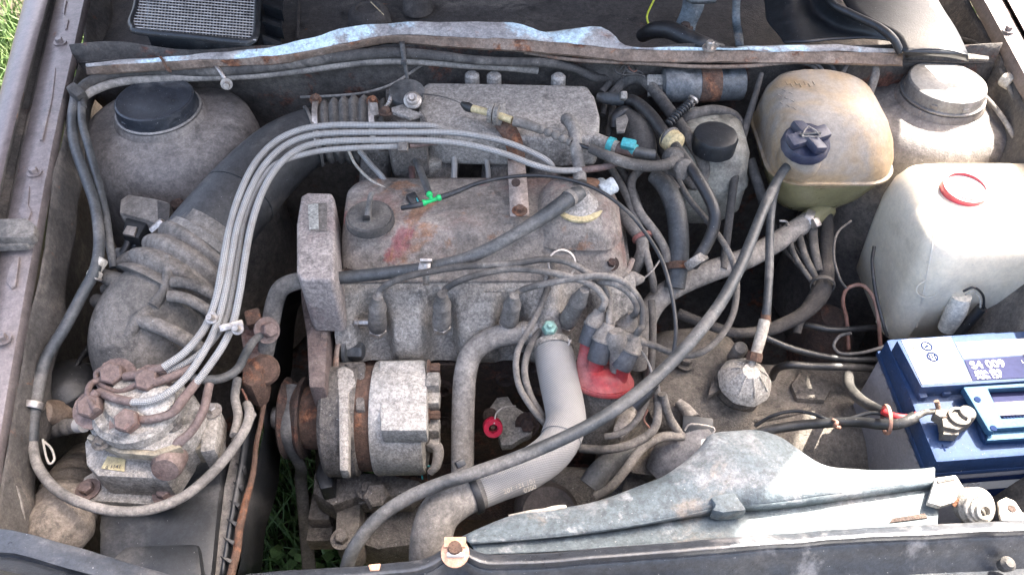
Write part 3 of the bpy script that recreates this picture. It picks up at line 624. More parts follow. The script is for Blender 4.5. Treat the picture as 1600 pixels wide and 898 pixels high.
# braided fuel lines: thing > sleeve, unions
def line(label, pts, r, end1=None, end2=None, nm='fuel_line'):
    t = thing(nm, label, 'fuel line', pts[0], 'braided fuel lines'); tube('sleeve', pts, r, braidm, t, seg=12, k=8)
    if end1: tube('union', [V3(q) for q in end1[0]], end1[1], fit, t)
    if end2: tube('union', [V3(q) for q in end2[0]], end2[1], fit, t)
    return t
L1 = line('outermost braided fuel line, bent up from the union nearest the boot', [(255, 574, .79), (290, 549, .795), (320, 512, .80), (337, 470, .81), (347, 420, .822), (358, 360, .83), (374, 305, .84), (398, 256, .845), (430, 222, .85), (470, 203, .855), (520, 196, .857), (580, 196, .857), (632, 196, .857), (675, 197, .853), (700, 204, .84)], 5.6, ([(258, 572, .79), (225, 583, .785), (195, 588, .78)], [6.5, 7, 7]))
L2 = line('braided fuel line sweeping lowest across the fuel distributor head', [(206, 628, .785), (235, 626, .787), (262, 614, .79), (290, 590, .79), (317, 552, .795), (337, 512, .80), (350, 465, .81), (360, 410, .82), (372, 350, .832), (392, 295, .84), (415, 256, .845), (445, 228, .85), (482, 213, .854), (530, 208, .855), (632, 207, .855), (700, 207, .852), (750, 213, .848), (790, 222, .842), (830, 238, .832), (858, 254, .82), (868, 272, .80)], 5.4, ([(207, 628, .785), (180, 622, .783), (155, 612, .78)], [7, 7, 7]), ([(867, 268, .805), (866, 285, .79), (855, 308, .77)], [5, 5, 6]))
L3 = line('braided fuel line ending in a long rusty union over the head edge', [(305, 600, .785), (325, 574, .79), (348, 540, .795), (364, 505, .80), (374, 460, .81), (382, 410, .82), (392, 355, .83), (408, 305, .838), (428, 268, .843), (455, 240, .848), (490, 225, .852), (540, 220, .853), (632, 219, .853), (690, 221, .85), (740, 228, .846), (790, 241, .84), (835, 258, .832), (870, 266, .825), (908, 266, .82)], 5.4, ([(308, 596, .785), (285, 625, .782), (268, 645, .778), (235, 655, .775), (212, 655, .772)], [7, 8, 7, 7, 7]), ([(905, 266, .82), (940, 262, .82), (970, 255, .825)], [5, 5.5, 3]))
L4 = line('inner braided fuel line hidden below the others at the bend', [(262, 582, .78), (300, 561, .785), (330, 535, .79), (352, 500, .795), (363, 450, .805), (371, 400, .815), (382, 340, .828), (400, 296, .835), (424, 262, .84), (452, 248, .842), (500, 236, .846), (560, 231, .848), (622, 229, .848)], 4.8, ([(300, 575, .783), (270, 588, .783), (240, 598, .783)], [7, 7.5, 7]), ([(640, 228, .846), (670, 224, .842), (690, 222, .838)], [4, 4, 3]))
line('short braided line dropping from the plenum to the second injector', [(709, 224, .80), (710, 255, .785), (709, 285, .775), (707, 318, .765)], 5)
line('short braided line dropping from the plenum near the rusty bracket', [(752, 226, .80), (759, 245, .788), (763, 275, .778), (761, 310, .765)], 4.2)
line('short braided line dropping beside the oil filler cap', [(562, 236, .80), (580, 258, .79), (598, 278, .782), (608, 300, .778), (612, 322, .77)], 4.6, None, ([(610, 312, .775), (614, 330, .765)], [5.5, 5]))
hose('breather_pipe', 'thin pale pipe beside the braided line near the oil cap', [(545, 236, .80), (556, 258, .79), (580, 282, .785), (610, 298, .782), (632, 309, .78), (645, 305, .78), (652, 312, .775)], 2.4, cream, 'pipe')
t = thing('fuel_line_clip', 'dark clip stack holding the braided lines above the throttle', 'clip', (632, 215, .83))
for i, y in enumerate((196, 207.5, 219.5, 230)): box('saddle', (630, y, .852 - .001 * i), (.0125, .0115, .012), rub if i < 3 else alud, t, (42, 0, 0), .002)
t = thing('fuel_line_clip', 'small steel clip gripping the braided lines beside the air boot', 'clip', (360, 505, .80))
box('saddle', (362, 509, .806), (.026, .008, .009), steel, t, (35, 0, 20), .002); bolt((372, 514, .808), .004, .01, steel, t, (0, -.5, .8)); bolt((332, 497, .807), .004, .012, steel, t, (0, -.5, .8))
for q, tip in (((183, 590, .767), None), ((237, 600, .768), None), ((149, 640, .765), (152, 612, .785)), ((206, 662, .765), None)): banjo(fd, q, tip)
tube('return_pipe', [(183, 585, .78), (160, 578, .78), (150, 585, .778), (158, 600, .775), (185, 612, .775), (215, 600, .78), (240, 588, .783)], 4.5, fit, fd)
tube('return_pipe', [(150, 640, .785), (138, 618, .785), (142, 600, .78), (160, 592, .778)], 5, fit, fd)
tube('feed_pipe', [(327, 600, .77), (318, 640, .765), (300, 672, .755), (278, 692, .745), (266, 705, .735)], [7, 7, 7, 8, 8], fit, fd)
p = at(268, 712, .725); lathe('feed_union', p, [(.0, .026), (.014, .025), (.017, .018), (.018, 0), (.014, -.006), (.014, -.02)], fit, fd, axis=(.1, -.85, .35), seg=20)
# warm-up regulator, rusty
t = thing('warm_up_regulator', 'rusty warm-up regulator with hose unions beside the air boot', 'regulator', (395, 560, .62))
prism('body', [(378, 560), (398, 556), (412, 570), (408, 592), (392, 604), (376, 596)], .05, rustm, t, .006, z=.70)
prism('bracket', [(374, 515), (388, 500), (408, 505), (412, 535), (416, 560), (400, 575), (382, 560)], .02, fit, t, .004, z=.69)
lathe('flange', (412, 578, .69), [(.018, -.01), (.02, 0), (.016, .006), (.0, .007)], rustm, t, axis=(.3, -.6, .7), seg=20)
bolt((416, 516, .72), .010, .016, fit, t, (.6, -.4, .6))
box('union_nut', (397, 498, .71), (.02, .022, .02), rustm, t, (20, 0, 20), .004)
hose('return_hose', 'dark rubber hose from the rusty regulator to the distributor', [(412, 520, .72), (396, 533, .725), (384, 552, .73), (372, 575, .735), (352, 589, .74), (325, 593, .75), (285, 588, .755)], [5.5, 7, 7, 7, 7, 7, 6], rubb)
hose('regulator_hose', 'short pale hose hanging down from the rusty regulator', [(371, 592, .70), (367, 620, .70), (372, 650, .705), (366, 680, .71)], 7, rubl)
hose('regulator_hose', 'pale hose stub ending open beside the air box', [(394, 645, .70), (382, 668, .70), (368, 690, .70)], 7.5, rubl)
hose('regulator_wire', 'thin pinkish wire pair from the regulator to its hose stub', [(378, 608, .69), (386, 625, .69), (392, 645, .695)], 2, copper, 'wire')
# diaphragm on the wing side
t = thing('vacuum_diaphragm', 'dusty black round diaphragm canister beside the wing hose', 'canister', (100, 610, .6))
lathe('canister', (98, 607, .68), [(.0, -.03), (.038, -.028), (.043, -.01), (.046, -.004), (.046, .004), (.042, .006), (.036, .018), (.02, .026), (.0, .028)], rubk, t, axis=(-.2, .25, 1), seg=36)
lathe('cap', (76, 645, .70), [(.016, -.035), (.016, .012), (.012, .016), (.0, .017)], M('brown_cap', (.20, .15, .115), (.28, .24, .2), .5, .7), t, axis=(-.2, -.5, .8), seg=20)
tube('stub', [(112, 586, .70), (126, 560, .70), (142, 545, .69)], [3, 4, 9], rubk, t)
hose('purge_hose', 'ribbed grey hose end plugged in the side of the distributor', [(70, 672, .68), (95, 668, .685), (118, 664, .69), (134, 662, .695)], [14, 13, 12, 10], rub, rib=(.012, .1))
tag(tube('hose_sleeve', [(122, 664, .692), (132, 663, .697)], 12, white), 'white plastic sleeve on the ribbed hose end', 'sleeve')
hose('white_loop', 'thin white wire loop beside the low grey hose', [(67, 686, .72), (72, 712, .722), (78, 724, .722), (85, 716, .722), (80, 700, .722), (70, 690, .72)], 1.8, cream, 'wire')
hose('intake_snorkel', 'dusty fat corrugated snorkel hose in the front corner', [(135, 715, .56), (120, 745, .61), (105, 785, .65), (92, 825, .665), (84, 852, .655), (80, 868, .64)], [30, 38, 45, 46, 38, 16], M('snorkel', (.10, .09, .08), (.26, .23, .2), .6, .9, dark=.3, bump=.5), rib=(.03, .06), seg=28)
hose('corner_strut', 'thin pale metal strut in the front corner of the bay', [(10, 740, .74), (26, 770, .72), (36, 815, .70)], 4.5, rubl, 'strut')
# ================================================= intake manifold and throttle
t = thing('intake_manifold', 'dusty cast aluminium intake plenum below the cowl', 'intake manifold', (790, 200, .74))
prism('plenum', [(652, 140), (668, 127), (790, 129), (918, 132), (930, 150), (938, 180), (936, 214), (880, 216), (760, 214), (690, 212), (664, 200), (655, 180)], .052, plen, t, .009, z=.828, segs=4)
prism('lower_flange', [(690, 232), (935, 232), (936, 216), (690, 214)], .02, alud, t, .003, z=.79)
for px, py in ((738, 126), (772, 127), (872, 129)): lathe('casting_boss', (px, py + 4, .815), [(.011, 0), (.011, .014), (.007, .018), (.0, .0185)], plen, t, seg=18)
for x in (585, 690, 775, 850): tube('runner', [(x + 10, 225, .79), (x + 3, 258, .76), (x, 300, .735), (x, 340, .715)], [27, 25, 24, 24], alud, t, seg=20)
tube('fuel_rail_pipe', [(690, 246, .77), (780, 247, .77), (845, 248, .77)], 8, rub, t)
t = thing('throttle', 'cast throttle body with dark cam disc and linkage', 'throttle body', (640, 190, .74))
prism('casting', [(602, 135), (655, 132), (668, 150), (668, 232), (610, 236), (600, 200)], .05, alud, t, .006, z=.815)
prism('neck', [(612, 238), (690, 236), (690, 252), (640, 262), (615, 252)], .03, alu, t, .004, z=.785)
prism('mount', [(609, 134), (650, 125), (660, 140), (662, 150), (612, 152)], .012, plen, t, .003, z=.832)
lathe('cam_disc', (636, 146, .845), [(.0, -.004), (.025, -.004), (.026, 0), (.025, .004), (.01, .005), (.0, .005)], rubb, t, axis=(.05, -.15, .98), seg=30)
for r, h in ((.0125, 0), (.009, .006), (.005, .011)): lathe('cam_washer', up((645, 158, .85), 0) + Vector((0, -.55, .8)) * h, [(r, 0), (r, .004), (r * .8, .006), (.0, .006)], steel, t, axis=(.05, -.55, .8), seg=20)
prism('lever', [(611, 168), (630, 162), (640, 170), (662, 178), (640, 184), (612, 174)], .006, plen, t, .0015, z=.846)
tube('spring', [(600, 172, .84), (608, 160, .845), (612, 150, .845)], 3, steel, t, rib=(.004, .3)); bolt((603, 176, .842), .006, .008, rustm, t)
tube('wire_spring', [(655, 175, .845), (662, 185, .842), (666, 195, .84)], 3, alud, t, rib=(.004, .3))
bolt((630, 244, .79), .008, .01, fit, t, (0, -.5, .8)); ring('eye', (646, 243, .792), (0, -.6, .8), .0075, .0035, alu, t, width=.006)
# accelerator cable with bracket
t = thing('accelerator_cable', 'accelerator cable with ribbed sleeve crossing the plenum', 'cable', (760, 175, .845))
tube('inner_wire', [(660, 147, .85), (690, 151, .852), (712, 158, .853), (730, 167, .852)], .9, rub, t)
tube('end_boot', [(722, 162, .852), (730, 167, .852), (738, 170, .852)], [4, 7.5, 6.5], rubk, t)
tube('sleeve', [(736, 169, .852), (770, 178, .852), (800, 188, .85)], 6, tan, t)
lathe('adjuster_nut', (772, 178, .852), [(.006, -.008), (.014, -.007), (.014, -.001), (.011, 0), (.014, .001), (.014, .007), (.006, .008)], alu, t, axis=(1, -.25, 0), seg=18)
tube('grommet', [(803, 189, .85), (825, 195, .849), (843, 202, .847)], [8.5, 8, 7.5], rub, t)
tube('rib_sleeve', [(840, 200, .847), (865, 210, .845), (892, 222, .84)], 6.5, rub, t, rib=(.011, .25))
tube('outer', [(890, 220, .84), (912, 229, .838), (928, 234, .836)], 3.5, rubk, t)
t = thing('cable_bracket', 'rusty sheet metal cable bracket bolted down to the valve cover', 'bracket', (810, 320, .79))
sheet('upper_plate', [[(768, 188, .842), (775, 200, .838), (786, 216, .83), (792, 235, .815), (794, 256, .80)], [(800, 186, .842), (806, 198, .838), (814, 214, .83), (820, 235, .815), (820, 256, .80)]], rustm, t, nu=12, thick=.003)
sheet('leg', [[(793, 252, .805), (795, 290, .803), (797, 338, .800)], [(820, 252, .805), (824, 290, .803), (827, 338, .800)]], M('bracket_pale_rust', (.33, .28, .25), (.36, .32, .28), .5, .8, rust=.25), t, nu=10, thick=.003)
sheet('ear', [[(774, 166, .862), (772, 185, .85), (769, 196, .84)], [(790, 160, .865), (788, 180, .852), (782, 196, .84)]], alu, t, nu=8, thick=.003)
lathe('hole_rim', (806, 286, .806), [(.004, 0), (.006, 0), (.006, .002), (.004, .002)], rustd, t, axis=(0, -.3, 1), seg=14)
bolt((812, 330, .801), .006, .008, rustm, t)
hose('plenum_elbow', 'pale dusty vent pipe from plenum down to the valve cover', [(884, 186, .842), (890, 190, .845), (897, 205, .842), (901, 235, .832), (905, 262, .818), (906, 285, .81)], [10, 10.5, 10, 10, 10, 11], rubl, 'pipe')

# ================================================= engine
eng = thing('engine', 'grimy four cylinder engine with brown valve cover and cast head', 'engine', (740, 500, .3))
xl, xr = at(527, 380, .76).x, at(984, 430, .73).x
cx, hx = (xl + xr) / 2, (xr - xl) / 2
y0, y1 = .706, .872; cy, hy = (y0 + y1) / 2, (y1 - y0) / 2
def ringc(x0, x1, ya, yb, r, z): return ((x0 + x1) / 2, (ya + yb) / 2, (x1 - x0) / 2, (yb - ya) / 2, r, z)
vc = rl('valve_cover', [ringc(xl, xr, y0, y1, .02, .722), ringc(xl, xr, y0, y1, .02, .730), ringc(xl + .004, xr - .006, y0 + .006, y1 - .004, .02, .733), ringc(xl + .004, xr - .008, y0 + .010, y1 - .006, .022, .742),
    ringc(xl + .004, xr - .018, y0 + .026, y1 - .01, .03, .758), ringc(xl + .006, xr - .026, y0 + .034, y1 - .014, .035, .772), ringc(xl + .008, xr - .034, y0 + .042, y1 - .02, .035, .781), ringc(xl + .012, xr - .044, y0 + .052, y1 - .03, .035, .7845), ringc(xl + .04, xr - .08, y0 + .075, y1 - .05, .02, .785)], cover, eng, lump=.003, ls=22)
bx0, bx1 = at(845, 330, .8).x, at(962, 330, .8).x
rl('breather_dome', [ringc(bx0 - .01, bx1 + .012, .727, .84, .035, .764), ringc(bx0 - .004, bx1 + .008, .735, .838, .035, .782), ringc(bx0 + .006, bx1 - .002, .745, .835, .03, .796), ringc(bx0 + .015, bx1 - .01, .755, .83, .03, .802), ringc(bx0 + .03, bx1 - .03, .775, .82, .02, .804)], cover, vc, lump=.002, ls=25)
tube('cover_edge', [(528, 438, .728), (700, 437, .728), (880, 436, .728), (950, 436, .728), (978, 426, .728), (988, 406, .728)], 4.5, cover, vc)
lathe('breather_neck', (904, 318, .800), [(.030, -.006), (.030, 0), (.027, .003), (.020, .006), (.016, .014), (.012, .02), (.0, .021)], plen, eng, seg=24)
lathe('breather_seat', (905, 322, .7985), [(.032, 0), (.032, .003), (.029, .004), (.0, .004)], tan, eng, seg=28)
for q in ((548, 428, .735), (955, 412, .742)): bolt(q, .006, .012, rustd, vc, (0, -.5, .8))
t = thing('oil_filler_cap', 'dusty black oil filler cap with upright grip', 'cap', (578, 340, .785))
c = at(577.5, 338, .795); k = 38 * mpp(c)
lathe('disc', c, [(k * .9, -.012), (k, -.01), (k, -.002), (k * .96, .001), (k * .9, .0), (k * .86, .002), (k * .3, .004), (.0, .004)], rub, t, seg=44)
sheet('grip', [[(569, 346, .797), (571, 330, .808), (574, 312, .822), (577, 300, .83), (583, 299, .83)], [(580, 346, .797), (580, 330, .808), (582, 312, .822), (585, 302, .828), (587, 302, .828)]], rubl, t, nu=14, thick=.008)
box('grip_foot', (573, 343, .800), (.010, .006, .012), rubk, t, bev=.002)
# timing cover
tc = prism('timing_cover', [(470, 306), (480, 300), (518, 301), (523, 310), (523, 430), (518, 438), (470, 436), (463, 425), (463, 350)], .10, tcov, eng, .006, z=.796, segs=3)
prism('timing_cover_skirt', [(468, 432), (522, 432), (516, 470), (510, 560), (508, 605), (482, 605), (478, 520), (470, 470)], .09, M('timing_skirt', (.15, .115, .105), (.27, .235, .21), .5, .85, rust=.25, rustc=((.10, .05, .04), (.2, .12, .09)), speck=.5, dark=.45, bump=.8), eng, .006, z=.695)
prism('foil_label', [(481, 318), (511, 317), (511, 361), (484, 361)], .0006, alud, tc, 0, z=.7972); prism('foil_panel', [(481, 319), (497, 318), (498, 357), (483, 358)], .0008, foil, tc, 0, z=.7982)
# cylinder head: front face with plug bays between cast ribs
plugs = [589, 691, 800, 905]
hx0, hx1 = at(528, 500, .68).x, at(990, 500, .68).x
def hshape(p, lvl):
    d = 0
    for q in plugs:
        xp = at(q, 500, .67).x; d = max(d, math.exp(-(abs(p - xp) / .0205) ** 4))
    return d
N = 110; xs = [hx0 + (hx1 - hx0) * i / N for i in range(N + 1)]
rows = []
for (y, z, dep) in ((.722, .727, 0), (.703, .7245, 0), (.692, .715, .1), (.674, .70, .5), (.654, .682, .9), (.648, .665, 1), (.645, .65, .9), (.647, .635, .5), (.652, .622, .1), (.664, .612, 0), (.70, .608, 0)):
    rows.append([Vector((x, y + .048 * dep * hshape(x, z) + .004 * dep * mnoise.noise(Vector((x * 20, z * 20, 3))), z)) for x in xs])
hv = [p for r in rows for p in r]; W = N + 1
hf = [(v * W + i, v * W + i + 1, (v + 1) * W + i + 1, (v + 1) * W + i) for v in range(len(rows) - 1) for i in range(N)]
hf += [tuple(v * W for v in range(len(rows))), tuple(v * W + N for v in range(len(rows)))]
hd_ = mk('cylinder_head', hv, hf, alu, eng, sharp=50)
box('head_core', Vector(((hx0 + hx1) / 2, .76, .665)), (hx1 - hx0 - .004, .12, .112), alud, eng, bev=.003)
text('cast_mark', 'wwo', .014, aty(772, 452, .690) + Vector((0, -.002, 0)), (1, 0, 0), (0, -.4, .9), alu, hd_, .001)
for i, x in enumerate((640, 745, 850)): bolt((x - 5, 478, .69), .004, .006, alud, hd_, (0, -.8, .5), washer=False)
rl('block', [(cx, .74, hx * .98, .085, .01, .28), (cx, .74, hx * .98, .085, .01, .45), (cx, .745, hx * .98, .085, .01, .47), (cx, .745, hx * .98, .09, .01, .612)], blockm, eng, lump=.006, ls=22)
for x, y, r in ((690, 600, .016), (790, 585, .014), (815, 560, .012), (835, 610, .014)): lathe('core_plug', aty(x, y, .66), [(r, 0), (r, .012), (r * .7, .014), (r * .6, .008), (.0, .008)], blockm, eng, axis=(0, -1, .1), seg=20)
for x, y in ((868, 610), (694, 660), (840, 575)): bolt(aty(x, y, .655), .008, .012, blockm, eng, (0, -1, .2))
# spark plugs and leads
dist_c = at(942, 588, .69)
PB = lambda q: aty(q[0], q[1] + 2, .660)
PT = lambda q: aty(q[0], q[1], .652)
lift = lambda L, d: [(x, y, z + d) for x, y, z in L]
def sp(i, label, base, top, ltop):
    s = thing('spark_plug', 'spark plug hex seated in the head bay ' + label, 'spark plug', base, 'spark plugs')
    b, tp = PB(base), PT(top); ax = (tp - b).normalized()
    bolt(b - ax * .004, .0125, .009, steel, s, ax, washer=False, name='hex'); lathe('insulator', b, [(.008, 0), (.008, .02), (.0, .021)], white, s, axis=ax, seg=14)
for i, (lab, base, top) in enumerate((('next to the timing cover', (590, 513, .662), (590, 466, .70)), ('second from the timing cover', (690, 508, .662), (691, 462, .70)), ('third from the timing cover', (794, 504, .662), (803, 464, .70)), ('beside the thermostat housing', (884, 505, .662), (912, 455, .70)))):
    sp(i, lab, base, top, None)
distk = M('boot_plastic', (.05, .055, .065), (.15, .15, .155), .42, .5, dark=.1, bump=.1)
leads = [
 ('ignition lead rising from the plug next to the timing cover', (590, 513, .662), (590, 466, .70), [(596, 452, .722), (612, 441, .742), (640, 431, .752), (690, 421, .758), (740, 415, .762), (800, 412, .766), (850, 405, .772), (885, 409, .774), (915, 424, .77), (943, 445, .76), (952, 470, .75), (952, 496, .75)], (951, 508, .745), (934, 560, .712)),
 ('ignition lead rising from the plug second from the timing cover', (690, 508, .662), (691, 462, .70), [(698, 450, .718), (720, 438, .738), (755, 427, .748), (800, 420, .755), (850, 424, .76), (900, 435, .76), (930, 449, .757), (945, 468, .75), (943, 478, .75)], (938, 486, .745), (920, 534, .715)),
 ('ignition lead rising from the plug third from the timing cover', (794, 504, .662), (803, 464, .70), [(812, 455, .712), (835, 447, .728), (880, 438, .745), (925, 431, .757), (960, 434, .76), (985, 450, .757), (1003, 478, .75), (1004, 508, .742), (999, 515, .745)], (994, 524, .742), (972, 570, .710)),
 ('ignition lead rising from the plug beside the thermostat housing', (884, 505, .662), (912, 455, .70), [(920, 447, .712), (935, 441, .732), (958, 443, .745), (980, 455, .746), (994, 474, .743), (994, 488, .74)], (988, 494, .740), (968, 532, .712)),
]
for lab, base, top, pts, db0, db1 in leads:
    s = thing('ignition_lead', 'grey ' + lab + ' to the red distributor', 'ignition lead', base, 'ignition leads')
    tube('cable', [PT(top)] + [(x, y, z + max(0, .042 - .004 * j)) for j, (x, y, z) in enumerate(pts)] + [db0], 5.4, rub, s, seg=12, k=8)
    b, tp = PB(base), PT(top); ax = (tp - b).normalized(); L = (tp - b).length
    lathe('plug_boot', b, [(.0115, .006), (.0125, .012), (.0115, L * .45), (.0105, L * .62), (.0115, L * .66), (.0115, L * .74), (.0095, L * .82), (.008, L * .92), (.006, L * 1.05)], rub, s, axis=ax, seg=22)
    a, b2 = V3(db0), V3(db1); ax = (a - b2).normalized(); L = (a - b2).length
    lathe('distributor_boot', b2, [(.0125, -.004), (.0132, .0), (.0136, L * .5), (.0125, L * .56)], distk, s, axis=ax, seg=24)
    lathe('boot_cap', b2, [(.0136, L * .5), (.0148, L * .51), (.0148, L * .57), (.0136, L * .6), (.0125, L * .76), (.0098, L * .86), (.0084, L * .98), (.007, L * 1.04)], rub, s, axis=ax, seg=24)
s = thing('ignition_lead', 'coil lead from the distributor centre looping to the bulkhead', 'ignition lead', dist_c, 'ignition leads')
tube('cable', [(1002, 533, .735), (1025, 541, .73), (1050, 551, .725), (1078, 555, .725), (1105, 545, .73), (1130, 520, .735), (1146, 488, .74), (1151, 450, .745), (1147, 415, .75), (1132, 382, .755), (1105, 345, .76), (1075, 308, .765), (1055, 270, .77), (1035, 225, .78), (1025, 195, .785)], 5, rub, s, k=8)
a = at(964, 528, .74); lathe('boot', a, [(.011, -.045), (.0115, -.014), (.0135, -.010), (.0135, .004), (.009, .010), (.0, .011)], rub, s, axis=(-.1, .35, .9), seg=22)
tube('boot_arm', [(966, 520, .745), (985, 528, .742), (1006, 534, .735)], [8, 7.5, 6.5], rub, s)
# distributor
t = thing('distributor', 'red distributor cap on a grey body below the leads', 'distributor', (940, 620, .55))
ax = Vector((-.28, -.52, -.05)); A = Vector((.12, .42, .9)).normalized(); dc = at(940, 584, .678)
lathe('cap', dc, [(.036, -.012), (.040, -.010), (.041, -.004), (.038, 0), (.0355, .004), (.033, .010), (.028, .014), (.016, .017), (.0, .018)], redp, t, axis=A, seg=40, wob=lambda a, h: 1 + .03 * math.cos(4 * a + .6))
for q0, q1 in (((921, 530, .717), (908, 600, .668)), ((935, 556, .714), (919, 616, .664)), ((973, 566, .712), (963, 612, .664)), ((967, 535, .71), (962, 575, .675))): tube('tower', [q0, q1], [12.5, 14], redp, t, seg=18)
ring('cap_rim', dc - A * .008, A, .041, .0015, redp, t, seg=40, width=.003)
lathe('body', dc, [(.034, -.012), (.036, -.03), (.03, -.05), (.026, -.10)], alud, t, axis=A, seg=28)
prism('clamp_plate', [(975, 640), (995, 630), (990, 660), (972, 680), (952, 688), (958, 655)], .02, alu, t, .003, z=.60)
box('spring_clip', (975, 558, .67), (.004, .02, .05), steel, t, (-25, 0, 0), .001)
# thermostat side
t = thing('coolant_flange', 'white-crusted coolant outlet with green sensor on the head', 'coolant outlet', (860, 500, .66))
tube('neck', [(864, 428, .735), (862, 455, .72), (860, 485, .705), (858, 512, .695), (862, 535, .685)], [13, 15, 18, 20, 22], plen, t, seg=22, rib=(.02, .05))
tube('branch', [(850, 517, .69), (832, 518, .688), (815, 520, .686)], [16, 18, 18], plen, t, seg=20, rib=(.01, .05))
lathe('sensor', (859, 512, .715), [(.010, -.01), (.010, .002), (.008, .006), (.004, .007), (.003, .014), (.0, .014)], M('green_sensor', (.20, .40, .34), (.35, .4, .37), .5, .6), t, axis=(0, -.4, .9), seg=6)
sheet('spring_clip', [[(876, 532, .70), (890, 524, .705), (884, 538, .70)], [(880, 538, .70), (894, 530, .705), (888, 543, .70)]], steel, t, nu=6, thick=.002)
tube('top_stud', [(861, 400, .765), (862, 418, .75), (863, 432, .738)], [5, 6, 7], alud, t)
ring('wire_clip', (878, 412, .765), (.2, -.6, .7), .018, .0012, steel, t, seg=24)
# big coolant hoses
hose('coolant_hose', 'grey coolant hose arching from the head down past the alternator', [(818, 520, .686), (790, 523, .686), (760, 532, .682), (737, 552, .672), (727, 585, .655), (724, 630, .63), (723, 680, .60), (723, 740, .565)], 18, rubl, seg=24)
t = thing('radiator_hose', 'fat pale fabric radiator hose sweeping to the front panel', 'hose', (800, 740, .65))
tube('woven_part', [(862, 538, .684), (868, 565, .682), (875, 600, .68), (882, 635, .68), (884, 660, .68), (876, 686, .682)], [31, 32.5, 32, 31, 31, 31], weave, t, seg=32, k=8)
tube('bend', [(884, 655, .68), (879, 682, .682), (858, 710, .685), (820, 735, .69), (775, 752, .695), (735, 768, .70)], [30, 31, 31.5, 31.5, 31, 31], weave, t, seg=32, k=8)
tube('end_bend', [(748, 763, .70), (715, 778, .702), (687, 802, .70), (675, 835, .69), (672, 870, .67), (672, 905, .64)], [32.5, 32.5, 32.5, 32.5, 32.5, 32.5], rubl, t, seg=32, k=8)
tube('clamp', [(863, 541, .684), (864, 549, .6835)], 33.5, alu, t, seg=28)
for s_, q in (('201 121 101', (812, 759, .712)), ('0200', (828, 763, .702))): text('hose_print', s_, .0075, q, (1, .42, 0), (-.15, .45, .6), cream, t)
t = thing('cable_tie', 'black cable tie strapping the thin hose to the radiator hose', 'cable tie', (735, 760, .72))
pts = [at(720 + 0, 728, .745)]
c0 = at(738, 767, .70); axh = (at(760, 757, .70) - at(716, 777, .70)).normalized()
ring('strap', c0, axh, 34 * mpp(c0), .0018, rubk, t, seg=36, width=.004)
box('head', (719, 724, .742), (.010, .008, .010), rubk, t, (30, 0, 30), .002)
hose('thin_sense_hose', 'grey thin hose dropping from the coolant outlet beside the woven hose', [(862, 430, .745), (850, 465, .735), (832, 505, .725), (812, 540, .715), (806, 570, .705), (812, 605, .69), (832, 638, .675), (852, 662, .66)], 5, rub)
hose('thin_sense_hose', 'second grey thin hose close against the woven hose', [(846, 515, .70), (834, 530, .70), (823, 555, .695), (820, 585, .685), (830, 620, .675), (848, 650, .66), (858, 666, .65)], 5.5, rub)
# dipstick and block plate
t = thing('dipstick', 'red dipstick ring on a wire handle at the block', 'dipstick', (770, 680, .55))
p = at(770, 667, .60)
ring('grip', p, (.1, -.75, .66), .0095, .0035, redv, t, seg=28, width=.008)
lathe('stem', p, [(.008, -.05), (.0075, -.006), (.004, -.004), (.003, .004)], rustm, t, axis=(.05, -.3, .95), seg=16)
tube('wire', [(772, 662, .61), (776, 645, .615), (788, 636, .618), (806, 634, .615)], 1.4, steel, t)
t = thing('block_plate', 'grey cast blanking plate with two bolts on the block', 'plate', (795, 655, .55))
prism('plate', [(776, 620), (794, 618), (802, 632), (830, 650), (836, 662), (830, 678), (815, 684), (800, 694), (784, 696), (778, 682), (786, 664), (762, 655), (756, 648), (762, 640)], .014, alu, t, .003, z=.565)
bolt((824, 662, .566), .010, .012, rustd, t, (0, -.7, .7)); bolt((766, 648, .566), .006, .008, rustd, t, (0, -.7, .7))
# alternator
t = thing('alternator', 'pale dusty alternator with pulley and red sticker', 'alternator', (600, 650, .5))
ac = at(600, 652, .60); r0 = .074; X = Vector((1, .02, 0)); xa = lambda px: at(px, 652, .60).x - ac.x
lathe('drive_end', ac, [(.03, xa(512)), (r0 * .93, xa(514)), (r0, xa(520)), (r0, xa(564)), (r0 * .95, xa(568))], alud, t, axis=X, seg=44, wob=lambda a, h: 1 + .035 * (math.sin(6 * a) > .2))
lathe('stator', ac, [(r0 * .93, xa(566)), (r0 * .94, xa(568)), (r0 * .94, xa(590)), (r0 * .9, xa(592))], rustm, t, axis=X, seg=44)
lathe('rear_housing', ac, [(r0 * .9, xa(588)), (r0 * 1.0, xa(590)), (r0 * 1.02, xa(594)), (r0 * 1.02, xa(660)), (r0 * .99, xa(666)), (r0 * .85, xa(668)), (.0, xa(669))], alub, t, axis=X, seg=44)
prism('rear_hood', [(592, 563), (664, 562), (667, 600), (667, 672), (594, 672)], .03, alub, t, .004, z=.672)
for i, (y, zz) in enumerate(((598, .665), (625, .65), (668, .62), (690, .60))): box('terminal', (677, y, zz), (.018, .022, .02), alu, t, (0, 0, 0), .004)
for y, zz in ((574, .668), (585, .66), (648, .64)): bolt((668, y, zz), .006, .016, rustm, t, (1, 0, 0))
tube('connector', [(668, 690, .61), (684, 700, .60), (682, 725, .585), (672, 738, .575)], [7, 9, 8, 6], rubl, t)
sheet('red_sticker', [[(610, 719, .612), (625, 718, .612), (641, 716, .612)], [(611, 729, .597), (625, 728, .597), (641, 726, .597)]], M('red_sticker', (.24, .02, .03), (.25, .1, .1), .3, .6, dark=.2), t, nu=6, thick=.0015)
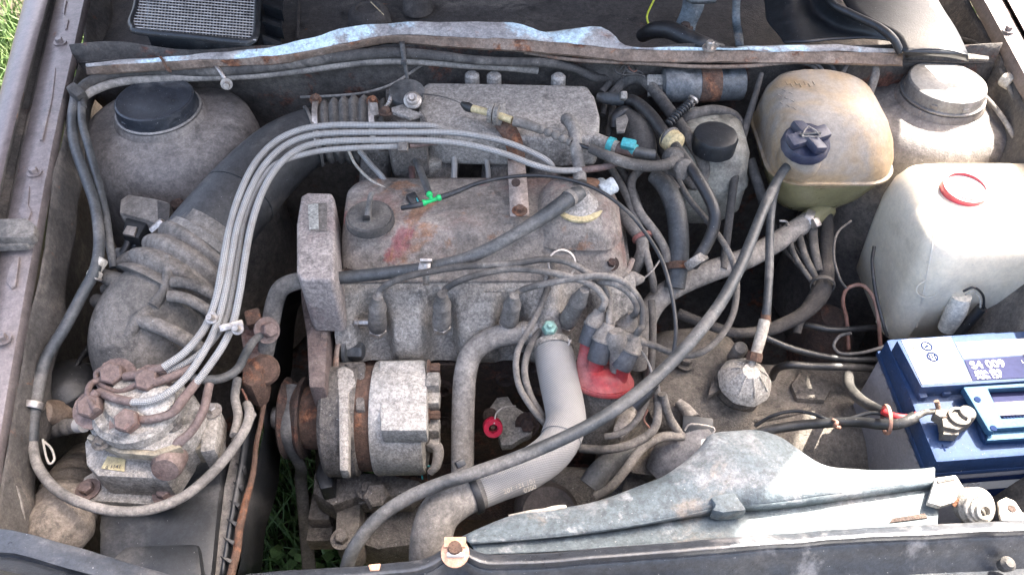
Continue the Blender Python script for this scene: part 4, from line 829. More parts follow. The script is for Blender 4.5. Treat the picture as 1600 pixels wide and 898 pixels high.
# swivel ears
prism('ear', [(524, 576), (538, 570), (552, 578), (556, 598), (545, 612), (545, 735), (530, 735), (528, 612)], .02, alu, t, .004, z=.676)
prism('ear', [(537, 567), (570, 566), (570, 640), (556, 640), (552, 580)], .02, alud, t, .003, z=.668)
pc = Vector((at(462, 655, .60).x, ac.y, ac.z))
pl = lathe('pulley', pc, [(.01, -.013), (.052, -.013), (.054, -.011), (.046, -.002), (.046, .002), (.054, .011), (.052, .014), (.03, .014)], rustd, t, axis=X, seg=40)
lathe('fan_hub', pc, [(.04, .012), (.042, .02), (.042, xa(515) - (pc.x - ac.x)), (.03, xa(518) - (pc.x - ac.x))], rustm, t, axis=X, seg=36)
lathe('shaft', pc, [(.014, -.03), (.016, -.025), (.016, .0)], steel, t, axis=X, seg=18)
tube('wire_loop', [(655, 745, .55), (653, 733, .56), (660, 727, .565), (668, 735, .56), (670, 748, .55)], 2, rubk, t); tube('wire_loop', [(660, 748, .55), (660, 736, .56), (668, 728, .565), (676, 730, .565)], 1.5, green if False else cyan, t)
hose('drive_belt', 'worn grey drive belt running down from the alternator pulley', [pc + Vector((0, .02, .046)), pc + Vector((0, -.03, .036)), pc + Vector((.0, -.046, .01)), pc + Vector((.004, -.045, -.05)), at(470, 750, .5), at(477, 820, .42), at(484, 900, .35)], [9, 9.5, 9.5, 9.5, 10, 11, 12], M('belt', (.09, .092, .095), (.2, .195, .185), .5, .8), 'belt', sq=.45, seg=10)
hose('drive_belt_return', 'rear run of the drive belt behind the alternator', [pc + Vector((.004, .046, .0)), pc + Vector((.01, .04, -.08)), at(490, 850, .36)], [8, 8, 9], rub, 'belt', sq=.45, seg=10)
sheet('tensioner_arm', [[(545, 452, .70), (543, 470, .69), (538, 486, .685), (537, 503, .68), (530, 520, .672), (524, 545, .665), (519, 590, .66), (514, 655, .655)], [(557, 450, .70), (557, 472, .69), (545, 492, .685), (546, 505, .68), (538, 525, .672), (530, 548, .665), (529, 592, .66), (523, 656, .655)]], M('arm_steel', (.22, .16, .13), (.30, .26, .23), .45, .7, rust=.35, bump=.3), None, nu=30, thick=.005)
tag(bpy.data.objects['tensioner_arm'], 'cranked flat steel tensioner arm between head and alternator', 'bracket')
for q in ((519, 503, .68), (517, 618, .655)): bolt(q, .007, .014, steel, bpy.data.objects['alternator'], (-.6, -.4, .5))
tag(bolt((556, 503, .69), .0045, .024, steel, None, (1, -.1, .1), name='adjuster_bolt'), 'bright threaded stud beside the first plug bay', 'bolt')
tag(bolt((541, 548, .65), .012, .024, rubb, None, (1, -.1, .1), name='pivot_bolt'), 'dark hex bolt between tensioner arm and head', 'bolt')
# lower castings below the alternator
t = thing('water_pump_housing', 'grey dusty pump casting below the alternator', 'pump', (560, 800, .4))
prism('upper', [(490, 735), (600, 738), (660, 750), (640, 775), (560, 775), (520, 790), (488, 770)], .05, alud, t, .006, z=.53)
prism('column', [(526, 770), (566, 768), (560, 840), (545, 858), (522, 848)], .08, gear, t, .006, z=.51)
prism('lower', [(565, 800), (640, 775), (700, 800), (660, 850), (590, 858), (550, 845)], .08, alud, t, .01, z=.46)
box('pulley_guard', at(506, 795, .46), (.03, .05, .04), gear, t, bev=.003); box('pulley_guard', at(505, 825, .44), (.035, .05, .03), gear, t, bev=.003)
for q in ((567, 772, .512), (575, 765, .535), (535, 842, .512)): bolt(q, .009, .012, alud, t)
lathe('nut_boss', at(585, 770, .53), [(.018, 0), (.018, .016), (.012, .022), (.0, .022)], alud, t, axis=(.3, -.6, .6), seg=6)
lathe('lower_pulley', Vector((pc.x + .012, ac.y + .04, .33)), [(.01, -.012), (.085, -.012), (.087, -.008), (.078, 0), (.087, .008), (.085, .012), (.02, .013)], rustd, t, axis=X, seg=36)
rl('sump', [(cx, .70, hx * .95, .14, .03, .2), (cx, .70, hx * .95, .14, .03, .34)], blockm, eng)
prism('engine_mount', [(505, 700), (520, 690), (520, 760), (500, 764), (492, 740)], .05, plk, eng, .004, z=.56)
lathe('oil_filter', at(855, 800, .50), [(.0, .03), (.035, .029), (.04, .02), (.04, -.10)], M('oil_filter_paint', (.07, .06, .055), (.17, .15, .13), .45, .7), eng, axis=(.05, -.5, .85), seg=30)
# ================================================= breather hose, vacuum lines
t = thing('breather_hose', 'blue-black breather hose crossing the valve cover in a clip', 'hose', (700, 415, .77))
tube('hose', [(906, 303, .818), (893, 308, .822), (868, 326, .818), (835, 348, .81), (800, 369, .802), (765, 388, .792), (728, 404, .782), (690, 414, .774), (650, 421, .768), (600, 427, .763), (550, 432, .76), (508, 436, .757)], [13, 13, 12.5, 11, 10, 10, 10, 10, 10, 10, 10, 10], rubb, t, seg=18, k=8)
tube('elbow', [(515, 435, .757), (490, 438, .755), (462, 440, .752), (440, 450, .745), (430, 470, .73), (424, 500, .71), (417, 540, .69), (412, 565, .67)], [13, 13, 13.5, 14, 14, 14, 13, 13], rub, t, seg=18)
tube('cuff', [(506, 436, .757), (513, 435, .757)], 14.5, rubb, t, seg=20); tube('cuff', [(893, 307, .822), (888, 311, .822)], 14, rub, t, seg=18)
ring('clip', (665, 419, .771), (.95, -.25, 0), .011, .001, steel, t, seg=20, width=.006)
sheet('clip_tail', [[(659, 406, .785), (660, 425, .775), (661, 445, .758)], [(673, 406, .785), (672, 425, .778), (671, 445, .76)]], steel, t, nu=6, thick=.0015)
box('clip_top', (666, 407, .787), (.015, .004, .008), steel, t, (30, 0, 0), .001)
hose('vacuum_line', 'thin black vacuum line arching over the cover to the right', [(690, 308, .812), (715, 299, .818), (745, 287, .825), (785, 278, .83), (840, 274, .832), (895, 282, .832), (940, 300, .825), (980, 330, .815), (1010, 366, .80), (1032, 402, .79), (1045, 440, .78), (1053, 480, .765), (1056, 520, .75), (1050, 560, .73), (1035, 588, .715), (1018, 606, .70)], [5, 4.2, 3.4, 3.2, 3.2, 3.2, 3.2, 3.2, 3.2, 3.2, 3.2, 3.2, 3.2, 3.2, 3.6, 4], rubk, 'vacuum line')
t = thing('vacuum_tee', 'bright green plastic T piece above the valve cover', 'T piece', (675, 313, .80))
tube('run', [(657, 319, .807), (675, 313, .81), (692, 307, .812)], 3.4, green, t); tube('branch', [(675, 313, .811), (670, 301, .815)], 3.4, green, t)
for a in ((662, 317, .808), (686, 309, .812), (671, 304, .814)): lathe('barb', a, [(.0035, -.003), (.0045, 0), (.0035, .003)], green, t, axis=(.8, .3, 0) if a[1] > 305 else (-.3, .8, .2), seg=12)
hose('vacuum_stub', 'black vacuum stub hose left of the green T piece', [(661, 318, .808), (645, 322, .806), (628, 325, .80)], [5, 4.5, 4], rubk, 'vacuum hose')
hose('vacuum_stub', 'black vacuum hose from the throttle to the green T piece', [(670, 302, .815), (662, 280, .81), (655, 262, .80), (650, 250, .795)], 5.5, rubb, 'vacuum hose')
hose('throttle_hose', 'dark brown hose dropping below the throttle', [(642, 250, .785), (644, 275, .78), (645, 300, .775)], 5, M('brown_hose', (.09, .05, .045), (.2, .16, .15), .45, .7), 'hose')
t = thing('injector_plug', 'dark wiring plug behind the oil filler cap', 'plug', (643, 318, .78)); box('shell', (646, 314, .785), (.014, .02, .014), plk, t, (20, 0, 30), .003); tube('wire', [(640, 320, .785), (648, 307, .79), (655, 318, .79)], 1.2, cyan, t)
# ================================================= middle: hose cluster right of the engine
t = thing('vacuum_connector', 'turquoise stained vacuum connector at the plenum end', 'connector', (975, 232, .80))
tube('pipe', [(930, 218, .82), (950, 226, .82), (965, 232, .82)], 11, alu, t, seg=16); tube('collar', [(950, 226, .82), (959, 229, .82)], 13, cyan, t, seg=18)
tube('body', [(960, 230, .82), (978, 234, .82), (992, 238, .82)], [10, 9, 9], fit, t, seg=16); box('latch', (982, 226, .83), (.02, .014, .012), cyan, t, (25, 0, -20), .003); tube('collar', [(986, 233, .822), (993, 236, .822)], 10, cyan, t)
tube('tail', [(990, 237, .82), (1005, 240, .818), (1022, 243, .815)], 9, rubb, t)
hose('throttle_outer', 'thick grey hose along the accelerator cable end', [(922, 232, .838), (950, 244, .836), (985, 256, .832), (1020, 260, .826), (1045, 256, .82), (1062, 245, .818)], [7.5, 8.5, 9, 9, 9, 9], rub)
lathe_t = thing('pipe_union', 'dusty pipe union at the end of the grey hoses', 'union', (1065, 265, .79))
lathe('nut', (1062, 262, .81), [(.012, -.012), (.015, -.01), (.015, .01), (.012, .012)], rub, lathe_t, axis=(.4, -.7, .3), seg=8); lathe('collar', (1052, 248, .815), [(.014, -.008), (.016, 0), (.014, .008)], rub, lathe_t, axis=(.4, -.7, .3), seg=18)
hose('fuel_hose', 'short grey stepped hose on the plenum end with clamp', [(934, 152, .815), (950, 154, .817), (975, 155, .818)], [7, 9.5, 11], rubb)
tag(box('hose_clamp', (973, 152, .823), (.010, .012, .030), alu, None, (42, 0, 0), .003), 'pale spring clamp on the plenum end hose', 'clamp')
hose('purge_line', 'shiny black hose from plenum end down to the tan valve', [(978, 155, .818), (995, 160, .82), (1015, 178, .82), (1032, 200, .818), (1042, 216, .815)], [9, 9, 9.5, 9.5, 9], rubk)
t = thing('check_valve', 'tan round check valve between two black hoses', 'valve', (1050, 222, .80))
lathe('disc', (1050, 220, .816), [(.008, -.012), (.015, -.009), (.016, 0), (.015, .009), (.008, .012)], tan, t, axis=(.45, -.75, .1), seg=24); lathe('rim', (1047, 216, .817), [(.015, -.003), (.0165, 0), (.015, .003)], rub, t, axis=(.45, -.75, .1), seg=24)
hose('servo_hose', 'long shiny black hose curving past the brake reservoir', [(1054, 228, .816), (1068, 246, .815), (1088, 275, .81), (1106, 305, .80), (1116, 330, .79), (1115, 355, .775), (1104, 382, .76), (1092, 402, .745), (1084, 415, .73)], [9, 9, 9.5, 9.5, 9.5, 9.5, 9, 9, 8], rubk)
tag(ring('spring_ring', (1088, 408, .74), (.35, -.5, -.3), .014, .002, alu, width=.006), 'pale metal spring ring at the black hose end', 'clamp')
hose('heater_hose', 'grey hose arching over from the bulkhead beside the coil', [(967, 136, .80), (980, 126, .81), (997, 123, .815), (1015, 133, .815), (1035, 158, .812), (1058, 190, .808), (1080, 222, .80), (1096, 248, .79), (1099, 272, .77), (1085, 288, .755), (1066, 278, .75)], 9.5, rub, seg=16)
hose('heater_hose', 'fat blue-black hose dropping right of the valve cover', [(1022, 275, .765), (1040, 292, .765), (1054, 322, .755), (1060, 360, .74), (1060, 405, .715), (1054, 450, .69)], [12, 15, 16, 16, 16, 16], rubb, seg=18)
tag(ring('rust_clamp', (1060, 416, .71), (0, -.75, -.5), .016, .0015, rustm, width=.005), 'rusty band clamp on the fat blue-black hose', 'clamp')
hose('bulkhead_hose', 'short grey hose with stamped clamp tab beside the plenum', [(975, 178, .80), (995, 205, .80), (1005, 235, .79), (1000, 262, .77)], [14, 22, 21, 18], rub, seg=20)
prism('clamp_tab', [(962, 185), (978, 178), (982, 186), (976, 205), (964, 206)], .004, rubl, bpy.data.objects['bulkhead_hose'], .001, z=.828)
tag(tube('black_grommet', [(958, 200, .795), (962, 184, .805), (975, 174, .81), (985, 176, .808)], [6, 9, 9, 6], rubk), 'black rubber grommet edge round the stamped hose', 'grommet')
for i, (lab, pts, r) in enumerate((
    ('grey narrow hose slanting from plenum end to the clamped pair', [(948, 252, .775), (968, 285, .765), (985, 320, .755), (998, 352, .745), (1008, 390, .73), (1018, 430, .71), (1022, 455, .69)], 6),
    ('crusty grey-brown hose bending under the cover corner', [(968, 330, .75), (985, 352, .745), (1002, 375, .735), (1003, 395, .725), (994, 415, .71), (985, 432, .70)], [9, 10, 10, 10, 10, 9]),
    ('grey hose joining the fat hose beside the valve cover', [(1000, 265, .77), (988, 280, .765), (988, 305, .76), (1002, 335, .755), (1025, 365, .74), (1040, 392, .725), (1042, 410, .715)], 7),
    ('thin grey hose passing behind the turquoise connector', [(985, 150, .80), (1003, 185, .795), (1015, 225, .785), (1035, 262, .775), (1060, 296, .765)], 4.5),
    ('grey hose pair member low between plenum and cover', [(962, 255, .76), (985, 290, .75), (1000, 330, .745)], 6),
    ('grey hose low behind the turquoise connector', [(995, 185, .78), (1025, 215, .775), (1045, 245, .77), (1060, 280, .76)], 11),
    ('dusty cable bundle strand dropping behind the coil', [(970, 105, .815), (975, 125, .81), (962, 150, .80), (955, 185, .79), (950, 215, .78)], 5),
    ('second dusty bundle strand dropping behind the coil', [(985, 105, .815), (968, 130, .81), (948, 155, .80), (942, 180, .79)], 4.5),
    ('third dusty bundle strand behind the plenum end', [(958, 112, .81), (952, 130, .805), (940, 145, .80)], 6),
    ('dusty branch hose behind the plenum end', [(905, 112, .83), (930, 122, .82), (952, 120, .81), (962, 112, .81)], 6))):
    hose('bulkhead_hose', lab, pts, r, rub)
tag(ring('rust_clamp', (1003, 371, .737), (.3, -.8, -.3), .0125, .0013, M('red_rust', (.22, .1, .09), (.2, .15, .13), .3, .8), width=.003), 'reddish wire clamp round the crusty hose pair', 'clamp')
t = thing('wiring_loop', 'thin loose wire loops below the cowl by the coil', 'wire', (985, 110, .83))
for pts in ([(960, 100, .845), (962, 112, .84), (975, 117, .838), (995, 116, .838), (1008, 120, .835)], [(978, 95, .845), (984, 108, .84), (1000, 112, .838), (1006, 118, .836)], [(975, 98, .845), (980, 110, .84), (990, 114, .838), (994, 108, .838), (988, 100, .84)], [(965, 118, .83), (972, 105, .84), (980, 98, .845)], [(970, 122, .83), (978, 108, .84), (986, 100, .845)]): tube('strand', pts, 1.3, rub, t, seg=6)
tube('red_strand', [(980, 96, .845), (983, 106, .842), (990, 112, .84), (995, 110, .84)], 1.2, copper, t, seg=6)
tag(tube('vent_plug', [(938, 288, .79), (945, 297, .80), (951, 300, .80)], [11, 10, 9], M('pale_blue_plastic', (.42, .47, .50), (.35, .36, .37), .35, .5)), 'pale translucent blue cap right of the breather', 'cap')
lathe('cap_end', (953, 292, .806), [(.010, -.012), (.011, .006), (.009, .009), (.0, .0095)], MATS['pale_blue_plastic'], bpy.data.objects['vent_plug'], axis=(.7, .25, .3), seg=18)
t = thing('temp_sensor', 'grey sensor plug at the rear corner of the head', 'sensor', (990, 437, .70))
tube('body', [(976, 434, .715), (990, 436, .715), (1005, 436, .712)], [10, 12, 5], rubl, t, seg=16); tube('wire', [(1005, 436, .712), (1020, 422, .718), (1035, 400, .72), (1042, 388, .72)], 1.5, rubl, t)
# ignition coil
t = thing('ignition_coil', 'blue-black ignition coil with rusty band below the cowl', 'ignition coil', (1100, 150, .76))
c = at(1040, 133, .815); e = at(1160, 130, .815); A = (e - c).normalized(); L = (e - c).length; r = 27 * mpp(c)
lathe('can', c, [(r * .6, -.006), (r * .96, -.004), (r, 0), (r, L * .97), (r * .93, L), (.0, L * 1.005)], M('coil_paint', (.075, .09, .105), (.27, .27, .265), .5, .5, .2, dark=.35, bump=.25, speck=.3), t, axis=A, seg=36)
lathe('band', c, [(r * 1.0, L * .42), (r * 1.05, L * .425), (r * 1.05, L * .68), (r * 1.0, L * .685)], rustm, t, axis=A, seg=36)
box('terminal', c + Vector((-.014, 0, .008)), (.03, .016, .007), alu, t, (40, 0, 0), .001); box('terminal', c + Vector((-.012, -.008, -.006)), (.03, .016, .009), alu, t, (40, 0, 0), .001)
box('foot', c + Vector((L * .22, .0, -r - .003)), (.05, .03, .006), rustd, t, (40, 0, 0), .001)
bolt((1080, 160, .80), .004, .01, steel, t, (0, -1, .2), name='screw')
t = thing('tension_spring', 'dark coil spring with bright pin crossing the grey hose', 'spring', (1060, 180, .82))
tube('coil', [(1044, 195, .822), (1056, 182, .828), (1077, 162, .834)], 6.5, rubk, t, rib=(.005, .25)); tube('pin', [(1074, 165, .834), (1082, 157, .836)], 4, steel, t); lathe('pin_head', (1083, 156, .837), [(.008, -.001), (.008, .002), (.0, .002)], steel, t, axis=(.6, .6, .5), seg=16)
# brake reservoir
t = thing('brake_reservoir', 'grimy brake fluid reservoir with black screw cap', 'reservoir', (1115, 230, .70))
c = at(1112, 210, .79); 
rl('tank', [(c.x, c.y - .01, .034, .045, .02, .665), (c.x, c.y - .01, .05, .062, .022, .70), (c.x, c.y - .005, .052, .065, .024, .735), (c.x, c.y - .002, .055, .067, .025, .739), (c.x, c.y, .055, .067, .025, .744), (c.x, c.y, .052, .063, .025, .75), (c.x, c.y, .05, .058, .028, .785), (c.x, c.y + .003, .044, .05, .03, .80), (c.x, c.y + .006, .032, .036, .028, .806)], resv, t, lump=.001)
tube('rim_fold', [(1066, 190, .80), (1085, 178, .81), (1115, 172, .81), (1145, 180, .80), (1160, 200, .79)], 8, rub, t, seg=14)
lathe('cap', (1117, 218, .815), [(.030, -.016), (.031, .004), (.029, .009), (.024, .011), (.012, .0125), (.0, .013)], plk, t, seg=28, wob=lambda a, h: 1 + .02 * (math.sin(18 * a) > 0)); lathe('neck', (1117, 226, .79), [(.026, -.012), (.024, .012)], plk, t, seg=24)
# rods behind
hose('bulkhead_cable', 'black cable standing straight left of the amber tank', [(1190, 115, .84), (1180, 150, .82), (1162, 210, .79), (1150, 265, .765), (1142, 320, .735), (1136, 370, .71), (1130, 420, .69)], [4, 5, 6, 6.5, 6.5, 6.5, 6], rub, 'cable')
hose('bulkhead_cable', 'grey strap cable from the cowl down behind the amber tank', [(1366, 98, .85), (1368, 115, .84), (1360, 140, .82), (1350, 165, .80), (1340, 190, .78)], [4, 6, 7, 7, 4], rub, 'cable')
hose('bulkhead_cable', 'thin dark cable from the cowl beside the amber tank', [(1285, 92, .85), (1300, 105, .845), (1310, 125, .83)], 3.5, rub, 'cable')
hose('bulkhead_cable', 'curved thin cable hanging under the silver cowl edge', [(1325, 96, .85), (1318, 112, .845), (1308, 128, .835)], 3.5, rub, 'cable')
hose('bulkhead_cable', 'bundle strand looped under the cowl behind the tank', [(1200, 98, .85), (1240, 96, .85), (1270, 104, .845), (1284, 122, .835)], 3, rub, 'cable')
hose('bulkhead_cable', 'second bundle strand looped under the cowl behind the tank', [(1200, 94, .85), (1245, 93, .85), (1278, 102, .845), (1292, 122, .835)], 2.5, rubl, 'cable')
hose('bulkhead_cable', 'dark rod slanting behind the long black crossing hose', [(1172, 250, .76), (1185, 290, .74), (1195, 320, .72)], 8, rub, 'rod')
# ================================================= expansion tank
t = thing('expansion_tank', 'amber plastic coolant expansion tank with blue cap', 'expansion tank', (1285, 270, .70))
c = at(1284, 213, .78); cx_, cy_ = c.x, c.y
tp = [(cx_ - .005, cy_ - .01, .030, .035, .03, .672), (cx_ - .004, cy_ - .008, .052, .055, .035, .690), (cx_ - .002, cy_ - .004, .070, .074, .04, .72), (cx_, cy_, .086, .088, .045, .758)]
rl('lower_half', tp + [(cx_, cy_, .088, .090, .045, .764)], amberd, t, n=11)
rl('seam', [(cx_, cy_, .088, .090, .045, .7635), (cx_, cy_, .0915, .0935, .046, .765), (cx_, cy_, .0915, .0935, .046, .768), (cx_, cy_, .088, .090, .045, .7695)], amber, t, n=11)
rl('upper_half', [(cx_, cy_, .088, .090, .045, .769), (cx_, cy_ + .001, .088, .089, .046, .785), (cx_ - .002, cy_ + .004, .086, .084, .05, .805), (cx_ - .006, cy_ + .008, .080, .076, .05, .825), (cx_ - .01, cy_ + .012, .070, .064, .05, .842), (cx_ - .014, cy_ + .016, .054, .047, .045, .852), (cx_ - .016, cy_ + .018, .030, .025, .025, .856), (cx_ - .016, cy_ + .018, .008, .008, .007, .857)], amber, t, n=11)
cc = at(1262, 217, .84); CA = Vector((-.05, -.25, .95)).normalized()
lathe('neck', cc - CA * .022, [(.030, -.03), (.029, 0), (.027, .006)], amber, t, axis=CA, seg=28)
cap = lathe('cap', cc - CA * .018, [(.030, 0), (.032, .003), (.031, .012), (.028, .016), (.0, .017)], bluc, t, axis=CA, seg=36, wob=lambda a, h: 1 + .02 * (math.sin(16 * a) > 0))
for a in (20, 110): box('grip_bar', cc + CA * .004, (.060, .020, .012), bluc, cap, (14, -3, a), .004)
tube('print_strip', [cc + CA * .0115 + Vector((-.014, -.003, .0)), cc + CA * .0115 + Vector((.014, .001, 0))], 2.2, rubb, cap)
tri = [cc + CA * .0115 + Vector(v) for v in ((-.012, -.006, 0), (.0, .012, .003), (.012, -.006, 0), (-.012, -.006, 0))]
tube('cap_mark', tri, 1.1, rubl, cap, k=2)
tube('spout', [(1258, 245, .80), (1247, 252, .80), (1238, 256, .80)], [9, 8, 7], amber, t)
tube('outlet', [(1290, 325, .69), (1275, 336, .69), (1262, 345, .69)], [18, 17, 15], amberd, t, seg=18)
uh = [o for o in t.children if o.name.startswith('upper_half')][0]
for i in range(9): tube('mould_mark', [onto(uh, 1213 + (i % 3) * 9 + i, 136 + i * 4), onto(uh, 1218 + (i % 3) * 9 + i, 139 + i * 4)], 1.2, amber, t, seg=6, k=2)
for i in range(7): tube('mould_mark', [onto(uh, 1228 + i * 7, 128 + (i % 2) * 3), onto(uh, 1231 + i * 7, 133 + (i % 2) * 3)], 1.1, amber, t, seg=6, k=2)
lh = [o for o in t.children if o.name.startswith('lower_half')][0]
tube('level_mark', [onto(lh, 1272, 293), onto(lh, 1322, 292)], 1.3, amber, t, seg=6, k=4)
# overflow hose, crossing the whole bay
t = thing('overflow_hose', 'long blue-black hose crossing from the amber tank to the front panel', 'hose', (1000, 610, .70))
tube('hose', [(1242, 254, .80), (1228, 262, .80), (1213, 285, .80), (1195, 322, .80), (1176, 370, .795), (1155, 420, .79), (1128, 470, .785), (1095, 515, .78), (1055, 560, .77), (1005, 606, .765), (945, 650, .76), (885, 682, .755), (820, 710, .75), (755, 734, .745), (690, 755, .74), (640, 776, .73), (598, 803, .72), (568, 834, .71), (548, 866, .70), (538, 905, .68)], [8.5, 8.5, 8.8, 9, 9.3, 9.6, 9.8, 10, 10, 10, 10, 10, 10, 10, 10, 10, 10, 10, 10, 10], rubb, t, seg=18, k=8)
ring('clamp', (1238, 257, .80), (.8, .3, .0), .0085, .0012, steel, t, seg=22, width=.004); box('clamp_lug', (1241, 249, .809), (.008, .006, .012), steel, t, (20, 20, 0), .001)
bolt((1247, 250, .808), .004, .01, steel, t, (1, 0, 0), washer=False, name='screw')
t = thing('coolant_return_hose', 'fat grey hose from the amber tank down behind the distributor', 'hose', (1130, 420, .68))
tube('hose', [(1268, 342, .69), (1245, 357, .69), (1210, 380, .688), (1165, 404, .685), (1115, 422, .68), (1065, 443, .675), (1032, 464, .67), (1012, 492, .66), (1000, 530, .64), (994, 570, .60)], [15, 16, 16.5, 17, 17, 17, 17, 17, 17, 17], rubl, t, seg=20, k=8)
ring('clamp', (1262, 346, .69), (.8, -.45, 0), .0165, .0015, steel, t, seg=26, width=.006); box('clamp_tail', (1273, 349, .70), (.010, .014, .016), steel, t, (30, 0, 25), .002)
tube('wire_stub', [(1218, 345, .705), (1228, 346, .706), (1232, 352, .705)], 2, steel, t)
# speedometer cable and gearbox
t = thing('speedometer_cable', 'blue-black speedometer cable with cream sleeve on the gearbox', 'cable', (1180, 560, .60))
tube('cable', [(1222, 268, .76), (1208, 310, .75), (1203, 360, .735), (1202, 420, .715), (1199, 470, .70), (1197, 492, .69)], [6, 6.5, 6.5, 6.5, 6.5, 7], rubb, t, seg=14)
tube('ferrule', [(1197, 488, .69), (1196, 503, .685)], 8, rustm, t, seg=12); tube('sleeve', [(1195, 500, .686), (1188, 528, .672), (1180, 556, .658)], [9, 9, 8.5], cream, t, seg=16)
lathe('nut', (1179, 557, .657), [(.010, -.006), (.011, 0), (.010, .006)], rustm, t, axis=(-.2, -.7, -.6), seg=8); tube('spigot', [(1178, 558, .657), (1172, 575, .648), (1168, 585, .64)], [6, 7, 9], alu, t)
gb = thing('gearbox', 'dust-caked grey gearbox casting left of the battery', 'gearbox', (1170, 640, .4))
rl('case', [(at(1190, 640, .55).x, .61, .22, .10, .05, .35), (at(1190, 640, .55).x, .61, .215, .10, .05, .50), (at(1190, 640, .55).x, .615, .20, .09, .05, .545), (at(1190, 640, .55).x, .62, .17, .07, .04, .558), (at(1190, 640, .55).x, .625, .10, .04, .03, .562)], gear, gb, lump=.012, ls=11)
rl('bell_housing', [(at(1080, 580, .56).x, .66, .07, .09, .04, .35), (at(1080, 580, .56).x, .66, .07, .09, .04, .57), (at(1080, 580, .56).x, .66, .055, .075, .04, .59), (at(1080, 580, .56).x, .665, .03, .05, .03, .598)], gear, gb, lump=.01, ls=14)
lathe('ribbed_dome', (1166, 592, .63), [(.034, -.012), (.036, -.008), (.033, -.002), (.026, .008), (.014, .018), (.011, .022), (.0, .023)], alub, gb, axis=(.05, -.15, 1), seg=32, wob=lambda a, h: 1 + .02 * math.cos(9 * a))
for i in range(9):
    a = math.tau * i / 9; c = at(1166, 592, .63); tube('dome_rib', [c + Vector((math.cos(a) * .031, math.sin(a) * .031, .0)), c + Vector((math.cos(a) * .022, math.sin(a) * .022, .013)), c + Vector((math.cos(a) * .012, math.sin(a) * .012, .021))], 1.2, alub, gb, seg=6, k=3)
prism('dome_flange', [(1130, 585), (1140, 572), (1192, 596), (1194, 606), (1176, 614), (1140, 602), (1118, 612), (1106, 618), (1112, 596)], .01, gear, gb, .002, z=.612)
lathe('dome_base', at(1150, 612, .58), [(.034, -.03), (.034, .02), (.028, .026), (.0, .026)], gear, gb, axis=(0, -.2, 1), seg=26)
lathe('breather', (1154, 548, .635), [(.009, -.03), (.010, 0), (.010, .01), (.008, .013), (.0, .0135)], rub, gb, axis=(0, -.3, .95), seg=16)
for q in ((1071, 566, .60), (1170, 617, .60), (1105, 668, .56)): bolt(q, .009, .012, gear, gb)
for pts in ([(1050, 590, .575), (1065, 620, .57), (1080, 660, .565)], [(1090, 575, .59), (1095, 600, .585), (1110, 640, .57), (1160, 650, .565), (1230, 640, .565)], [(1100, 660, .568), (1180, 655, .568), (1260, 640, .566)]): tube('cast_rib', pts, 5, gear, gb)
rl('diff_bulge', [(at(1310, 600, .52).x, .66, .06, .06, .05, .3), (at(1310, 600, .52).x, .66, .06, .06, .05, .52), (at(1310, 600, .52).x, .66, .04, .04, .035, .54)], gear, gb, lump=.006, ls=16)
prism('cable_bracket', [(1236, 600), (1250, 580), (1290, 584), (1300, 605), (1290, 625), (1245, 622)], .04, gear, gb, .004, z=.575)
tag(tube('dipstick_rod', [(1157, 618, .60), (1153, 640, .585), (1148, 668, .57)], 1.5, rubk, seg=8), 'thin dark rod standing below the ribbed dome', 'rod')
# starter / cable area in front of the gearbox
t = thing('reverse_switch', 'grey plug with open wire spring clip beside the gearbox', 'connector', (1080, 660, .58))
tube('plug', [(1060, 628, .60), (1072, 640, .60), (1082, 655, .60)], [7, 10, 13], rubl, t, seg=16); box('shell', (1088, 668, .61), (.040, .026, .024), plk, t, (20, 0, -8), .004)
tube('bail', [(1070, 672, .625), (1080, 662, .63), (1115, 668, .63), (1112, 680, .625)], 1.6, steel, t, k=3)
hose('solenoid_boot', 'dusty blue-grey rounded cover below the wire clip', [(1110, 680, .60), (1080, 700, .59), (1050, 722, .575), (1030, 745, .56)], [26, 36, 36, 26], M('solenoid', (.16, .165, .18), (.30, .29, .285), .55, .7), 'cover', seg=26)
bpy.data.objects['solenoid_boot']['label'] = 'dusty blue-grey rounded cover below the wire clip'
prism('torn_label', [(1096, 686), (1110, 684), (1112, 694), (1100, 702), (1095, 694)], .001, white, bpy.data.objects['solenoid_boot'], 0, z=.632)
for lab, pts, r, m in (
    ('grey hose curving from the distributor base to the left', [(1024, 600, .68), (1028, 640, .66), (1020, 672, .645), (985, 694, .635), (945, 702, .63), (905, 700, .625)], 7, rub),
    ('grey hose from the spring clip down to the front', [(1068, 681, .625), (1035, 682, .63), (1005, 698, .63), (980, 730, .62), (955, 760, .61), (930, 776, .60)], 7.5, rub),
    ('thin grey hose beside the distributor body', [(1012, 600, .69), (1008, 630, .67), (990, 662, .655), (965, 678, .645), (945, 682, .64)], 5.5, rub),
    ('grey hose dropping from the distributor to the wire clip', [(1035, 615, .68), (1045, 650, .65), (1062, 678, .625)], 7, rub),
    ('fat slate-grey pipe low in front of the gearbox', [(990, 700, .58), (965, 715, .58), (940, 735, .575), (922, 760, .565)], [14, 17, 19, 20], rubb),
    ('tapered grey hose standing behind the distributor', [(1018, 470, .70), (1020, 510, .69), (1018, 560, .68), (1012, 620, .66)], 6, rub)):
    hose('engine_hose', lab, pts, r, m)
t = thing('distributor_plug', 'black wiring plug and clip beside the distributor', 'plug', (1005, 620, .68))
tube('sleeve', [(1024, 600, .70), (1008, 618, .69), (990, 635, .68)], [7, 9, 10], rubk, t, seg=14); box('clip', (1004, 608, .70), (.016, .008, .008), alu, t, (0, 0, 35), .002)
tube('wire', [(1000, 545, .72), (1010, 560, .715), (1018, 580, .705), (1020, 600, .70)], 2, rubl, t, seg=8); tube('wire', [(1012, 640, .68), (1006, 655, .67), (1015, 668, .66)], 1.6, copper, t, seg=8)
